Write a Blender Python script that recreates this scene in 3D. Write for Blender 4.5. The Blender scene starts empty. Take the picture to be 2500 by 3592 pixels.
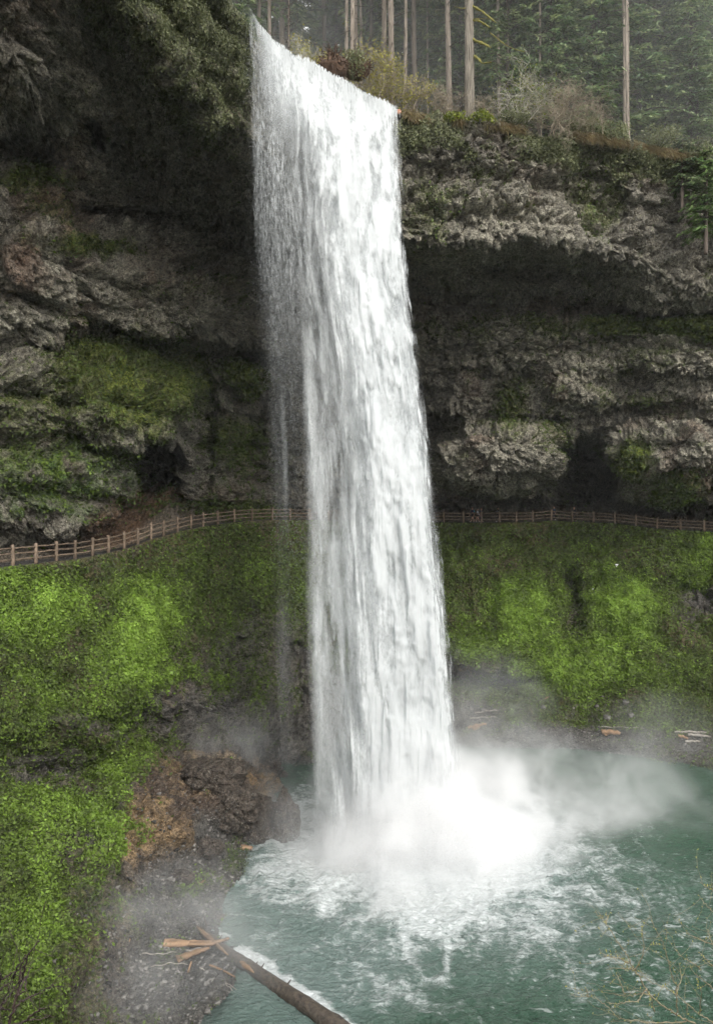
import bpy, math, random
import numpy as np
from mathutils import Vector, Matrix
random.seed(7)
RNG = np.random.default_rng(7)
C = bpy.context.scene.collection
F_PX = 2600.0; EYE = 22.5            # eye height over the pool, metres

def at(px, py, D):                   # a sighting (picture column, row, distance in metres) turned into a point of the place
    px, py, D = np.broadcast_arrays(np.asarray(px, float), np.asarray(py, float), np.asarray(D, float))
    return np.stack([(px-1250)/F_PX*D, D, EYE+(1796-py)/F_PX*D], -1)
def sm(a, b, x):
    t = np.clip((x-a)/(b-a), 0, 1); return t*t*(3-2*t)

# ---------------------------------------------------------------- noise
def _h(ix, iy, iz, s):
    n = (ix.astype(np.int64)*374761393 + iy.astype(np.int64)*668265263 + iz.astype(np.int64)*2147483647 + s*1274126177) & 0xFFFFFFFF
    n = ((n ^ (n >> 13))*1274126177) & 0xFFFFFFFF
    n = ((n ^ (n >> 16))*2246822519) & 0xFFFFFFFF
    return ((n ^ (n >> 15)) & 0xFFFF)/65535.0
def vn(p, s=0):
    i = np.floor(p).astype(np.int64); f = p-i; f = f*f*f*(f*(f*6-15)+10)
    x, y, z = i[..., 0], i[..., 1], i[..., 2]; r = 0
    for a in (0, 1):
        for b in (0, 1):
            for c in (0, 1):
                w = (f[..., 0] if a else 1-f[..., 0])*(f[..., 1] if b else 1-f[..., 1])*(f[..., 2] if c else 1-f[..., 2])
                r = r+w*_h(x+a, y+b, z+c, s)
    return r*2-1
def fbm(p, sc, o=4, s=0, g=.5):
    r = 0; a = 1; t = 0; q = p*np.asarray(sc, float)
    for k in range(o):
        r = r+a*vn(q, s+k*17); t += a; a *= g; q = q*2.03+11.7
    return r/t
def ridged(p, sc, o=4, s=0):
    r = 0; a = 1; t = 0; q = p*np.asarray(sc, float)
    for k in range(o):
        r = r+a*(1-2*np.abs(vn(q, s+k*17))); t += a; a *= .5; q = q*2.1+5.3
    return r/t
def cells(p, sc, s=0):                # (F1, F2, random value of the cell)
    q = p*np.asarray(sc, float); i = np.floor(q).astype(np.int64); f = q-i
    d1 = np.full(q.shape[:-1], 9.); d2 = d1.copy(); v = np.zeros_like(d1)
    for a in (-1, 0, 1):
        for b in (-1, 0, 1):
            for c in (-1, 0, 1):
                X, Y, Z = i[..., 0]+a, i[..., 1]+b, i[..., 2]+c
                d = (a+_h(X, Y, Z, s)-f[..., 0])**2+(b+_h(X, Y, Z, s+1)-f[..., 1])**2+(c+_h(X, Y, Z, s+2)-f[..., 2])**2
                m = d < d1
                d2 = np.where(m, d1, np.minimum(d2, d)); v = np.where(m, _h(X, Y, Z, s+3), v); d1 = np.where(m, d, d1)
    return np.sqrt(d1), np.sqrt(d2), v

# ---------------------------------------------------------------- objects
def tag(o, label=None, cat=None, group=None, kind=None):
    for k, v in (('label', label), ('category', cat), ('group', group), ('kind', kind)):
        if v: o[k] = v
    return o
def link(o, parent=None):
    C.objects.link(o)
    if parent is not None: o.parent = parent
    return o
def empty(name, loc=(0, 0, 0), rz=0, **k):
    o = link(bpy.data.objects.new(name, None)); o.location = loc; o.rotation_euler = (0, 0, rz); o.empty_display_size = .2
    return tag(o, **k)
def raw_mesh(name, V, Fc, mat, attrs=None, smooth=True, mi=None):
    """V (n,3); Fc: (m,k) int array or list of such arrays"""
    me = bpy.data.meshes.new(name); V = np.ascontiguousarray(V, np.float32)
    Fs = Fc if isinstance(Fc, list) else [Fc]
    Fs = [np.asarray(f) for f in Fs if len(f)]
    me.vertices.add(len(V)); me.vertices.foreach_set('co', V.ravel())
    tot = np.concatenate([np.full(len(f), f.shape[1], np.int32) for f in Fs])
    lp = np.concatenate([f.ravel() for f in Fs]).astype(np.int32)
    me.loops.add(len(lp)); me.loops.foreach_set('vertex_index', lp)
    me.polygons.add(len(tot)); me.polygons.foreach_set('loop_start', np.concatenate([[0], np.cumsum(tot)[:-1]]).astype(np.int32))
    me.polygons.foreach_set('loop_total', tot)
    if smooth: me.polygons.foreach_set('use_smooth', np.ones(len(tot), bool))
    if mi is not None: me.polygons.foreach_set('material_index', np.asarray(mi, np.int32))
    for m in (mat if isinstance(mat, (list, tuple)) else [mat]): me.materials.append(m)
    for k, a in (attrs or {}).items():
        a = np.asarray(a, np.float32)
        if a.ndim == 2:
            if a.shape[1] == 3: a = np.concatenate([a, np.ones((len(a), 1), np.float32)], 1)
            t = me.attributes.new(k, 'FLOAT_COLOR', 'POINT'); t.data.foreach_set('color', a.ravel())
        else:
            t = me.attributes.new(k, 'FLOAT', 'POINT'); t.data.foreach_set('value', a)
    me.update(calc_edges=True); me.validate()
    return me
def obj(name, me, parent=None, **k):
    return tag(link(bpy.data.objects.new(name, me), parent), **k)
def grid_faces(nr, nc):
    i = np.arange(nr*nc).reshape(nr, nc)
    return np.stack([i[:-1, :-1], i[1:, :-1], i[1:, 1:], i[:-1, 1:]], -1).reshape(-1, 4)
def normals(P):                        # of a grid (nr,nc,3), facing the viewer's side
    n = np.cross(np.gradient(P, axis=0), np.gradient(P, axis=1)); n /= np.linalg.norm(n, axis=-1, keepdims=True)+1e-9
    return n
def blur(A, n):                        # grid smoothing with a hann window, both ways
    k = np.hanning(n+2)[1:-1]; k /= k.sum()
    for ax in (0, 1):
        pad = [(0, 0)]*A.ndim; pad[ax] = (n//2, n//2); B = np.pad(A, pad, 'edge'); R = 0
        for i in range(n): sl_ = [slice(None)]*A.ndim; sl_[ax] = slice(i, i+A.shape[ax]); R = R+k[i]*B[tuple(sl_)]
        A = R
    return A
def facing(P, N): return np.clip(-(N*unit_(P-np.array([0, 0, EYE]))).sum(-1), 0, 1)
def unit_(v): return v/(np.linalg.norm(v, axis=-1, keepdims=True)+1e-9)
class MB:                              # collects tubes / boxes / leaves into one mesh
    def __init__(s): s.V = []; s.Q = []; s.T = []; s.n = 0; s.A = []; s.mq = []; s.mt = []
    def add(s, V, Q=None, T=None, a=0., m=0):
        V = np.asarray(V, float).reshape(-1, 3); s.V.append(V); s.A.append(np.broadcast_to(np.asarray(a, float), (len(V),)))
        if Q is not None and len(Q): s.Q.append(np.asarray(Q)+s.n); s.mq.append(np.full(len(Q), m))
        if T is not None and len(T): s.T.append(np.asarray(T)+s.n); s.mt.append(np.full(len(T), m))
        s.n += len(V)
    def tube(s, pts, rad, k=6, a=0., m=0, cap=True, rough=0.):
        pts = np.asarray(pts, float); n = len(pts); rad = np.broadcast_to(np.asarray(rad, float), (n,))
        d = np.gradient(pts, axis=0); d /= np.linalg.norm(d, axis=1, keepdims=True)+1e-9
        up = np.array([0, 0, 1.]) if abs(d[:, 2]).mean() < .8 else np.array([1., 0, 0])
        u = np.cross(d, up); u /= np.linalg.norm(u, axis=1, keepdims=True)+1e-9; w = np.cross(d, u)
        th = np.arange(k)/k*2*np.pi
        R = rad[:, None]*(1+rough*RNG.normal(size=(n, k))) if rough else rad[:, None]*np.ones((n, k))
        V = pts[:, None]+R[..., None]*(np.cos(th)[None, :, None]*u[:, None]+np.sin(th)[None, :, None]*w[:, None])
        i = np.arange(n*k).reshape(n, k); j = np.roll(i, -1, 1)
        Q = np.stack([i[:-1], j[:-1], j[1:], i[1:]], -1).reshape(-1, 4)
        V = V.reshape(-1, 3); T = []
        if cap:
            V = np.concatenate([V, pts[:1], pts[-1:]]); c0, c1 = n*k, n*k+1
            T = [(c0, int(j[0, q]), int(i[0, q])) for q in range(k)]+[(c1, int(i[-1, q]), int(j[-1, q])) for q in range(k)]
        s.add(V, Q, T, a, m)
    def build(s, name, mat, parent=None, smooth=True, **k):
        Fl = []; mi = []
        if s.Q: Fl.append(np.concatenate(s.Q)); mi.append(np.concatenate(s.mq))
        if s.T: Fl.append(np.concatenate(s.T)); mi.append(np.concatenate(s.mt))
        return obj(name, raw_mesh(name, np.concatenate(s.V), Fl, mat, {'rnd': np.concatenate(s.A)}, smooth, np.concatenate(mi)), parent, **k)
def leaves(mb, c, d, w, r=None, m=0):  # diamonds: centre, half length vector, half width vector
    n = len(c); V = np.stack([c-d, c+w-.1*d, c+d, c-w-.1*d], 1).reshape(-1, 3)
    mb.add(V, np.arange(4*n).reshape(n, 4), None, np.repeat(r if r is not None else RNG.random(n), 4), m)
def unit(v): return v/(np.linalg.norm(v, axis=-1, keepdims=True)+1e-9)

# ---------------------------------------------------------------- materials
class NT:
    def __init__(s, name):
        s.m = bpy.data.materials.new(name); s.m.use_nodes = True; s.t = s.m.node_tree; s.t.nodes.clear()
        s.out = s.n('OutputMaterial')
    def n(s, ty, **k):
        x = s.t.nodes.new('ShaderNode'+ty)
        for a, b in k.items(): setattr(x, a, b)
        return x
    def l(s, a, b): s.t.links.new(a, b)
    def put(s, x, sock, v):
        i = x.inputs[sock]
        if hasattr(v, 'is_output') or isinstance(v, bpy.types.NodeSocket): s.l(v, i)
        elif isinstance(v, (tuple, list)) and len(v) == 3 and i.type == 'RGBA': i.default_value = (*v, 1)
        else: i.default_value = v
    def math(s, op, a, b=None, c=None, clamp=False):
        x = s.n('Math', operation=op, use_clamp=clamp)
        for k, v in enumerate((a, b, c)):
            if v is not None: s.put(x, k, v)
        return x.outputs[0]
    def vm(s, op, a, b=None, out=0):
        x = s.n('VectorMath', operation=op); s.put(x, 0, a)
        if b is not None: s.put(x, 1, b)
        return x.outputs[out]
    def attr(s, name, out='Fac'): return s.n('Attribute', attribute_name=name).outputs[out]
    def pos(s): return s.n('TexCoord').outputs['Object']
    def noise(s, sc, det=4, rough=.6, vec=None, dist=0, out='Fac'):
        x = s.n('TexNoise'); s.put(x, 'Scale', sc); s.put(x, 'Detail', det); s.put(x, 'Roughness', rough); s.put(x, 'Distortion', dist)
        s.l(vec if vec is not None else s.pos(), x.inputs['Vector']); return x.outputs[out]
    def vor(s, sc, vec=None, feat='F1', out='Distance'):
        x = s.n('TexVoronoi', feature=feat); s.put(x, 'Scale', sc); s.l(vec if vec is not None else s.pos(), x.inputs['Vector']); return x.outputs[out]
    def scale(s, v, vec=None):
        x = s.n('Mapping'); x.inputs['Scale'].default_value = v; s.l(vec if vec is not None else s.pos(), x.inputs['Vector']); return x.outputs[0]
    def ramp(s, f, lo, hi, a=0., b=1.):
        x = s.n('MapRange', interpolation_type='SMOOTHSTEP'); s.put(x, 0, f)
        for k, v in zip((1, 2, 3, 4), (lo, hi, a, b)): x.inputs[k].default_value = v
        return x.outputs[0]
    def mix(s, f, a, b, mode='MIX'):
        x = s.n('Mix', data_type='RGBA', blend_type=mode)
        s.put(x, 0, f); s.put(x, 6, a); s.put(x, 7, b); return x.outputs[2]
    def bsdf(s, col, rough=.8, spec=.3, bump=None, dist=.1, strength=1., sss=None):
        b = s.n('BsdfPrincipled'); s.put(b, 'Base Color', col); s.put(b, 'Roughness', rough); s.put(b, 'Specular IOR Level', spec)
        if bump is not None:
            u = s.n('Bump'); s.put(u, 'Height', bump); u.inputs['Distance'].default_value = dist; u.inputs['Strength'].default_value = strength
            s.l(u.outputs[0], b.inputs['Normal'])
        s.l(b.outputs[0], s.out.inputs['Surface']); return b

def mat_rock():
    t = NT('wet_basalt_with_moss'); col = t.attr('col', 'Color'); moss = t.attr('moss'); wet = t.attr('wet')
    v1 = t.noise(3.2, 6, .75); v2 = t.noise(11, 4, .7)
    k = t.math('MULTIPLY', t.ramp(v1, .3, .7, .3, 1.8), t.ramp(v2, .3, .72, .45, 1.7))
    cc = t.n('CombineColor'); [t.l(k, cc.inputs[q]) for q in range(3)]
    rock = t.mix(1., col, cc.outputs[0], 'MULTIPLY')
    speck = t.math('MULTIPLY', t.ramp(t.noise(7.5, 3, .6), .58, .68), t.math('SUBTRACT', 1., moss))
    speck = t.math('MULTIPLY', speck, t.ramp(t.noise(.35, 2, .5), .35, .6, .15, 1.))
    rock = t.mix(t.math('MULTIPLY', speck, .7), rock, (.38, .36, .30))
    rough = t.math('SUBTRACT', .88, t.math('MULTIPLY', wet, .5))
    h = t.math('ADD', t.math('MULTIPLY', t.vor(1.6, t.scale((1, 1, .7)), 'F1'), .8), t.math('ADD', t.noise(4, 6, .72), t.math('MULTIPLY', t.vor(5.5), .5)))
    t.bsdf(rock, rough, .4, h, .5, 1.); return t.m
def mat_simple(name, c1, c2, sc=4., rough=.85, bump=.05, spec=.3, vec=None, det=5, rnd=0.):
    t = NT(name); v = t.scale(vec) if vec else None
    n = t.noise(sc, det, .65, v); c = t.mix(t.ramp(n, .3, .7), c1, c2)
    if rnd:
        a = t.attr('rnd'); cc = t.n('CombineColor'); k = t.ramp(a, 0, 1, 1-rnd, 1+rnd); [t.l(k, cc.inputs[q]) for q in range(3)]
        c = t.mix(1., c, cc.outputs[0], 'MULTIPLY')
    t.bsdf(c, rough, spec, n, bump, 1.); return t.m
def mat_leaf(name, cs, rough=.55, trans=.35, sc=.6):
    """cs: colours blended by the leaf's own number, and by slow noise"""
    t = NT(name); a = t.attr('rnd'); cr = t.n('ValToRGB'); e = cr.color_ramp.elements
    while len(e) < len(cs): e.new(.5)
    for k, c in enumerate(cs): e[k].position = k/(len(cs)-1); e[k].color = (*c, 1)
    t.l(a, cr.inputs[0]); n = t.noise(sc, 3, .6); cc = t.n('CombineColor'); k = t.ramp(n, .3, .7, .65, 1.35); [t.l(k, cc.inputs[q]) for q in range(3)]
    c = t.mix(1., cr.outputs[0], cc.outputs[0], 'MULTIPLY')
    b = t.bsdf(c, rough, .3); tr = t.n('BsdfTranslucent'); t.l(c, tr.inputs[0]); mx = t.n('MixShader'); mx.inputs[0].default_value = trans
    t.l(b.outputs[0], mx.inputs[1]); t.l(tr.outputs[0], mx.inputs[2]); t.l(mx.outputs[0], t.out.inputs['Surface']); return t.m

M_ROCK = mat_rock()
#@MATS
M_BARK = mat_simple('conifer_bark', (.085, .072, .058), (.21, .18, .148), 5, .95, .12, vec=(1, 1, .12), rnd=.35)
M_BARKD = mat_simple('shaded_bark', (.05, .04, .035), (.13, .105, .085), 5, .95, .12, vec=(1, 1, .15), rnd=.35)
M_NEEDLE = mat_leaf('conifer_needles', [(.06, .11, .05), (.12, .18, .085), (.20, .26, .12), (.29, .33, .16)], sc=.35)
M_NEEDLE2 = mat_leaf('bright_needles', [(.07, .13, .045), (.13, .21, .065), (.20, .27, .10)], sc=.35)
M_MOSSB = mat_simple('yellow_branch_moss', (.10, .10, .025), (.22, .20, .06), 9, 1., .06)
M_TWIG = mat_simple('grey_tan_twigs', (.17, .14, .10), (.36, .31, .23), 6, .9, .01)
M_TWIGG = mat_simple('lichen_grey_twigs', (.24, .23, .19), (.48, .46, .38), 6, .9, .01)
M_DTWIG = mat_simple('dark_bare_twigs', (.02, .014, .012), (.06, .04, .035), 20, .7, .002)
M_BUDTWIG = mat_simple('budding_twigs', (.12, .10, .06), (.30, .26, .17), 20, .7, .002)
M_BUD = mat_leaf('spring_buds', [(.22, .22, .05), (.36, .33, .08)], sc=2)
M_LEAF = mat_leaf('slope_leaves', [(.05, .07, .02), (.11, .16, .03), (.185, .295, .042), (.28, .41, .075)], sc=.5)
M_IVY = mat_leaf('rim_leaves', [(.08, .095, .045), (.15, .165, .08), (.26, .27, .16)], sc=.8)
M_GRASS = mat_leaf('dry_grass', [(.13, .10, .05), (.23, .17, .09), (.26, .24, .12)], sc=.8)
M_MOSSL = mat_leaf('moss_tufts', [(.06, .09, .012), (.13, .16, .02), (.22, .24, .04)], sc=.8)
M_FENCE = mat_simple('weathered_red_brown_timber', (.085, .063, .045), (.21, .155, .11), 6, .8, .02, vec=(1, 1, .3), rnd=.2)
M_PATH = mat_simple('damp_gravel_path', (.03, .027, .024), (.075, .065, .055), 5, .9, .05)
M_LOG = mat_simple('wet_log_bark', (.025, .02, .016), (.095, .075, .055), 5, .55, .08, spec=.5)
M_WOOD = mat_simple('split_orange_wood', (.15, .09, .05), (.33, .21, .12), 4, .7, .05, vec=(.3, 1, 1), rnd=.3)
M_GWOOD = mat_simple('bleached_driftwood', (.16, .14, .12), (.36, .33, .29), 4, .8, .04)
M_STONE = mat_simple('wet_dark_stone', (.02, .02, .021), (.075, .072, .068), 2.2, .5, .15, spec=.45)
M_GRAVEL = mat_simple('grey_gravel_stones', (.03, .028, .026), (.17, .16, .145), .9, .6, .05, rnd=.7)
M_ROOT = mat_simple('earthy_roots', (.04, .026, .018), (.12, .075, .05), 6, .95, .05)
M_GROUND = mat_simple('forest_floor', (.03, .032, .016), (.075, .06, .035), .6, .95, .1)

# ---------------------------------------------------------------- camera, sky, sun
cam = bpy.data.cameras.new('camera'); co = link(bpy.data.objects.new('camera', cam)); co.location = (0, 0, EYE); co.rotation_euler = (math.pi/2, 0, 0)
cam.sensor_fit = 'VERTICAL'; cam.sensor_height = 36; cam.sensor_width = 36; cam.lens = 36*F_PX/3592; cam.clip_start = .05; cam.clip_end = 4000
sc = bpy.context.scene; sc.camera = co
EL, AZ = math.radians(37), math.radians(-150)          # sun high behind the viewer's right shoulder
w = bpy.data.worlds.new('World'); sc.world = w; w.use_nodes = True; wt = w.node_tree; wt.nodes.clear()
sky = wt.nodes.new('ShaderNodeTexSky'); sky.sky_type = 'NISHITA'; sky.sun_disc = False; sky.sun_elevation = EL; sky.sun_rotation = math.radians(150); sky.air_density = 1; sky.dust_density = 4
tc = wt.nodes.new('ShaderNodeTexCoord'); nz = wt.nodes.new('ShaderNodeTexNoise'); nz.inputs['Scale'].default_value = 2.2; nz.inputs['Detail'].default_value = 5
wt.links.new(tc.outputs['Generated'], nz.inputs['Vector'])
mr = wt.nodes.new('ShaderNodeMapRange'); wt.links.new(nz.outputs[0], mr.inputs[0]); mr.inputs[1].default_value = .3; mr.inputs[2].default_value = .7; mr.inputs[3].default_value = 9.; mr.inputs[4].default_value = 12.
cc = wt.nodes.new('ShaderNodeCombineColor'); [wt.links.new(mr.outputs[0], cc.inputs[q]) for q in range(3)]
mxw = wt.nodes.new('ShaderNodeMix'); mxw.data_type = 'RGBA'; mxw.inputs[0].default_value = .85
wt.links.new(sky.outputs[0], mxw.inputs[6]); wt.links.new(cc.outputs[0], mxw.inputs[7])
bg = wt.nodes.new('ShaderNodeBackground'); bg.inputs[1].default_value = .15; wo = wt.nodes.new('ShaderNodeOutputWorld')
wt.links.new(mxw.outputs[2], bg.inputs[0]); wt.links.new(bg.outputs[0], wo.inputs[0])
sl = bpy.data.lights.new('sun', 'SUN'); sl.energy = 1.3; sl.angle = math.radians(22); sl.color = (1, .96, .9)
so = link(bpy.data.objects.new('sun', sl)); so.location = (30, -30, 90)
sd = Vector((math.sin(math.radians(150))*math.cos(EL), math.cos(math.radians(150))*math.cos(EL), math.sin(EL)))
so.rotation_euler = (-sd).to_track_quat('-Z', 'Y').to_euler()
vs = sc.view_settings; vs.view_transform = 'Standard'; vs.look = 'None'; vs.exposure = .76; vs.gamma = 1
cy = sc.cycles; cy.max_bounces = 8; cy.diffuse_bounces = 4; cy.glossy_bounces = 2; cy.transmission_bounces = 3; cy.transparent_max_bounces = 24
cy.volume_bounces = 6; cy.volume_step_rate = 1.; cy.volume_max_steps = 128; cy.use_denoising = True; cy.use_fast_gi = False; cy.adaptive_threshold = .035
cy.sample_clamp_indirect = 6

# ---------------------------------------------------------------- the fence line, which is the outer edge of the trail
LP = [(-60, 1993, 43.6), (46, 1982, 45.5), (127, 1974, 47), (199, 1965, 48.8), (264, 1959, 50.4), (325, 1948, 52), (381, 1937, 53.8), (436, 1923, 55.6), (483, 1908, 57.4), (530, 1889, 59.3),
      (574, 1878, 61.3), (623, 1864, 63.5), (670, 1853, 65.8), (713, 1845, 68), (764, 1838, 70.3), (822, 1830, 72.7), (884, 1825, 75.2), (955, 1822, 77.7), (1018, 1822, 79.8), (1084, 1823, 81.6)]
RP = [(1152, 1825, 83), (1220, 1826, 84), (1288, 1828, 84.8), (1356, 1829, 85.4), (1424, 1830, 85.8), (1490, 1831, 86), (1556, 1831, 86), (1625, 1832, 86), (1688, 1832, 86), (1750, 1831, 86), (1810, 1831, 86), (1867, 1830, 86), (1933, 1824, 86), (2006, 1829, 86),
      (2080, 1831, 85.6), (2155, 1835, 85.2), (2229, 1843, 84.7), (2303, 1853, 84.2), (2385, 1858, 83.6), (2468, 1863, 83), (2552, 1868, 82.2), (2640, 1874, 81.2)]
FP = np.array(LP+RP, float); FW = at(FP[:, 0], FP[:, 1], FP[:, 2])
_e0 = np.array([[-700, 2080, 33.]]); _e1 = np.array([[3100, 1900, 74.]])
FPX = np.concatenate([_e0, FP, _e1])
def fence_at(px):                      # px -> row, distance of the trail edge
    return np.interp(px, FPX[:, 0], FPX[:, 1]), np.interp(px, FPX[:, 0], FPX[:, 2])

# ---------------------------------------------------------------- surfaces laid through surveyed rows
def lay(cols, rows, px, dens):
    """cols: station columns; rows: list of [(py, D)...] per station; returns PX, PY, DD grids"""
    out = []
    ker = np.exp(-np.linspace(-2, 2, 41)**2); ker /= ker.sum()
    for r in rows:
        if callable(r): out.append(np.stack(r(px), -1)); continue
        r = np.array(r, float); a = np.stack([np.interp(px, cols, r[:, 0]), np.interp(px, cols, r[:, 1])], -1)
        a = np.stack([np.convolve(np.pad(a[:, q], 20, 'edge'), ker, 'valid') for q in (0, 1)], -1)
        out.append(a)
    out = np.array(out)
    PY, DD = [], []
    for k in range(len(out)-1):
        n = dens[k]; v = np.arange(n)/n
        # Catmull-Rom on distance, linear on row
        p0 = out[max(k-1, 0)]; p1 = out[k]; p2 = out[k+1]; p3 = out[min(k+2, len(out)-1)]
        for t in v:
            PY.append(p1[:, 0]*(1-t)+p2[:, 0]*t)
            ts = t*t*(3-2*t); DD.append(p1[:, 1]*(1-.5*t-.5*ts)+p2[:, 1]*(.5*t+.5*ts))
    PY.append(out[-1][:, 0]); DD.append(out[-1][:, 1])
    PY = np.array(PY); DD = np.array(DD)
    return np.broadcast_to(px, PY.shape).copy(), PY, DD

PXC = np.concatenate([np.arange(-700, -40, 14), np.arange(-40, 2560, 3.4), np.arange(2560, 3100, 12)]).astype(float)
#@WALL
WC = [-700, 0, 250, 400, 500, 600, 700, 900, 1100, 1300, 1500, 1700, 1900, 2100, 2300, 2500, 3100]
rimD = [20, 26, 30, 33.4, 36, 39, 42, 48.5, 53.3, 57, 59, 59.7, 61, 62, 64, 66, 66]
def rimrow(dz, dD): return [(1796-(31.5+dz)*F_PX/(d+dD), d+dD) for d in rimD]
def beside(dd, dz):                    # a line running beside the fence, dd metres behind it
    def f(px):
        y, d = fence_at(px); k = np.hanning(15)/np.hanning(15).sum(); z = np.convolve(np.pad((1796-y)/F_PX*d, 7, 'edge'), k, 'valid')+dz; return 1796-z*F_PX/(d+dd), d+dd
    return f
inn = beside(2.6, -.25)
ROWS = [
 rimrow(.6, 16), rimrow(.3, 2.5), rimrow(-.5, .1),
 # under the turf
 [(-1500, 20.8), (-900, 27), (-600, 31), (-330, 35), (-140, 37.6), (20, 40.6), (170, 43.4), (330, 49.4), (460, 54), (590, 58), (660, 59.8), (640, 60.4), (640, 61.6), (680, 63), (760, 65.5), (820, 67), (850, 67)],
 # brow
 [(-1300, 21), (-757, 27.5), (-400, 32), (-120, 36), (60, 38.8), (210, 41.6), (330, 44.4), (500, 50), (620, 54.6), (780, 58.5), (860, 60), (835, 60.6), (815, 61.8), (850, 63.4), (960, 67), (1020, 67.5), (1050, 67)],
 # ceiling
 [(-200, 30), (150, 36), (250, 42), (330, 46.5), (400, 50), (500, 54.5), (600, 58.5), (760, 65), (850, 69), (940, 72.5), (960, 71.5), (950, 71), (950, 71), (980, 71.5), (1050, 71.5), (1070, 69), (1080, 68)],
 # junction
 [(500, 40), (570, 45.5), (730, 52.5), (755, 57.5), (770, 61.5), (800, 66), (830, 70), (910, 78), (960, 82), (1000, 84), (1060, 80.5), (1085, 79), (1100, 78.5), (1105, 77.5), (1100, 75.5), (1105, 72.5), (1105, 70)],
 # ledge
 [(560, 38), (610, 44.4), (765, 50.6), (785, 55.6), (800, 59.6), (830, 63.6), (860, 68), (950, 76), (1010, 80), (1060, 82), (1105, 79), (1125, 76.6), (1120, 75.8), (1120, 74.8), (1128, 73), (1140, 69.8), (1150, 67)],
 # bottom lip of the upper band
 [(1100, 39), (1110, 45.5), (1130, 51), (1140, 55.6), (1150, 59.6), (1170, 63.4), (1185, 67), (1200, 75), (1250, 79.5), (1290, 81.5), (1310, 80), (1310, 78), (1310, 77), (1300, 75.8), (1300, 74.4), (1300, 71), (1300, 68)],
 # recess beneath it
 [(1180, 40), (1180, 46.6), (1185, 55.4), (1190, 61.5), (1205, 66.), (1225, 70.6), (1245, 74), (1270, 79), (1340, 82.5), (1380, 83.5), (1390, 81.4), (1400, 79.6), (1400, 78.4), (1390, 77.2), (1390, 75.6), (1390, 72), (1390, 69)],
 # shoulder
 [(1280, 40), (1270, 46.2), (1265, 51.8), (1265, 55.4), (1275, 58.6), (1290, 62.5), (1330, 70.5), (1400, 79), (1450, 83), (1480, 84.5), (1500, 82.5), (1510, 80.4), (1500, 79.6), (1490, 79), (1480, 77), (1480, 73.4), (1480, 70)],
 # belly
 [(1560, 40.5), (1560, 47), (1560, 51.8), (1555, 55.4), (1560, 58.8), (1570, 64.), (1580, 74.5), (1600, 82), (1620, 86), (1640, 87), (1640, 85), (1630, 83), (1630, 82.6), (1620, 82.4), (1620, 79.4), (1620, 75.8), (1620, 71)],
 # foot of the belly
 [(1960, 40.5), (1915, 48.0), (1868, 53.2), (1780, 58.5), (1700, 63.5), (1700, 69), (1720, 77), (1740, 84), (1745, 88.5), (1745, 90), (1745, 89.5), (1742, 88.5), (1742, 88.5), (1742, 88.2), (1735, 84.5), (1745, 81), (1780, 75)],
 # back of the undercut
 [(1980, 41.5), (1925, 49.5), (1880, 55.5), (1800, 62), (1740, 67), (1755, 72.5), (1775, 78.6), (1795, 85.5), (1790, 91.5), (1788, 93), (1786, 93.5), (1784, 94), (1784, 94), (1786, 94), (1790, 92), (1800, 89.5), (1850, 80)],
 inn]
dens = [4, 5, 46, 30, 60, 46, 12, 90, 26, 28, 62, 48, 18, 12]
WP, WY, WD = lay(WC, ROWS, PXC, dens)
P0 = at(WP, WY, WD)
# hollows and bosses of the wall: (px, py, rx, ry, metres away from the viewer, edge softness)
wx = WP+60*fbm(P0, .12, 3, 5)+18*fbm(P0, .6, 3, 9); wy = WY+50*fbm(P0, .12, 3, 31)+16*fbm(P0, .6, 3, 39)
def blob(cx, cy, rx, ry, soft=.35, X=None, Y=None):
    X = wx if X is None else X; Y = wy if Y is None else Y
    return 1-sm(1-soft, 1+soft, np.hypot((X-cx)/rx, (Y-cy)/ry))
for cx, cy, rx, ry, d, s in [
    (530, 1640, 75, 125, 13, .2), (2060, 1690, 105, 140, 13, .2), (2050, 1600, 70, 60, 4, .5), (1740, 1620, 215, 120, -4.6, .22), (2330, 1600, 200, 130, -3.6, .3), (1500, 1560, 40, 110, 3, .5), (700, 1480, 40, 200, 5, .5),
    (1560, 1520, 60, 60, 3.5, .5), (1740, 1460, 60, 22, 3, .6), (1870, 1480, 80, 22, 3.2, .6), (2180, 1350, 120, 30, 2.2, .7), (2240, 1500, 60, 40, 3, .6), (2330, 1490, 70, 40, 2, .6),
    (600, 1240, 180, 50, 3, .6), (800, 1260, 150, 60, 3, .7), (850, 1450, 120, 80, 3, .7), (300, 440, 40, 50, 4, .5), (60, 520, 130, 60, 3, .6), (400, 740, 160, 30, 3, .5), (120, 250, 80, 90, -2, .7),
    (420, 560, 80, 120, 3, .7), (560, 480, 60, 100, -1.5, .8), (1650, 1330, 160, 30, 1.8, .7), (1450, 1380, 120, 30, 2, .7), (640, 940, 90, 30, 2, .7), (750, 900, 60, 25, 2, .6),
    (2100, 700, 90, 120, 1.5, .8), (2420, 760, 100, 160, 2.5, .7), (880, 1600, 120, 120, 3, .8), (1850, 930, 200, 60, 2.5, .8), (480, 1450, 180, 90, -1.5, .7), (200, 1380, 160, 90, -1.2, .8), (850, 1330, 60, 50, -2, .8), (450, 1800, 60, 22, 2.5, .5), (520, 1775, 60, 14, -1.2, .6)]:
    WD = WD+d*blob(cx, cy, rx, ry, s)*(1-sm(WD.shape[0]-26, WD.shape[0]-8, np.arange(WD.shape[0])))[:, None]
def dome(cx, cy, rx, ry): return np.sqrt(np.clip(1-((WP+.35*(wx-WP)-cx)/rx)**2-((WY+.35*(wy-WY)-cy)/ry)**2, 0, 1))
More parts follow.
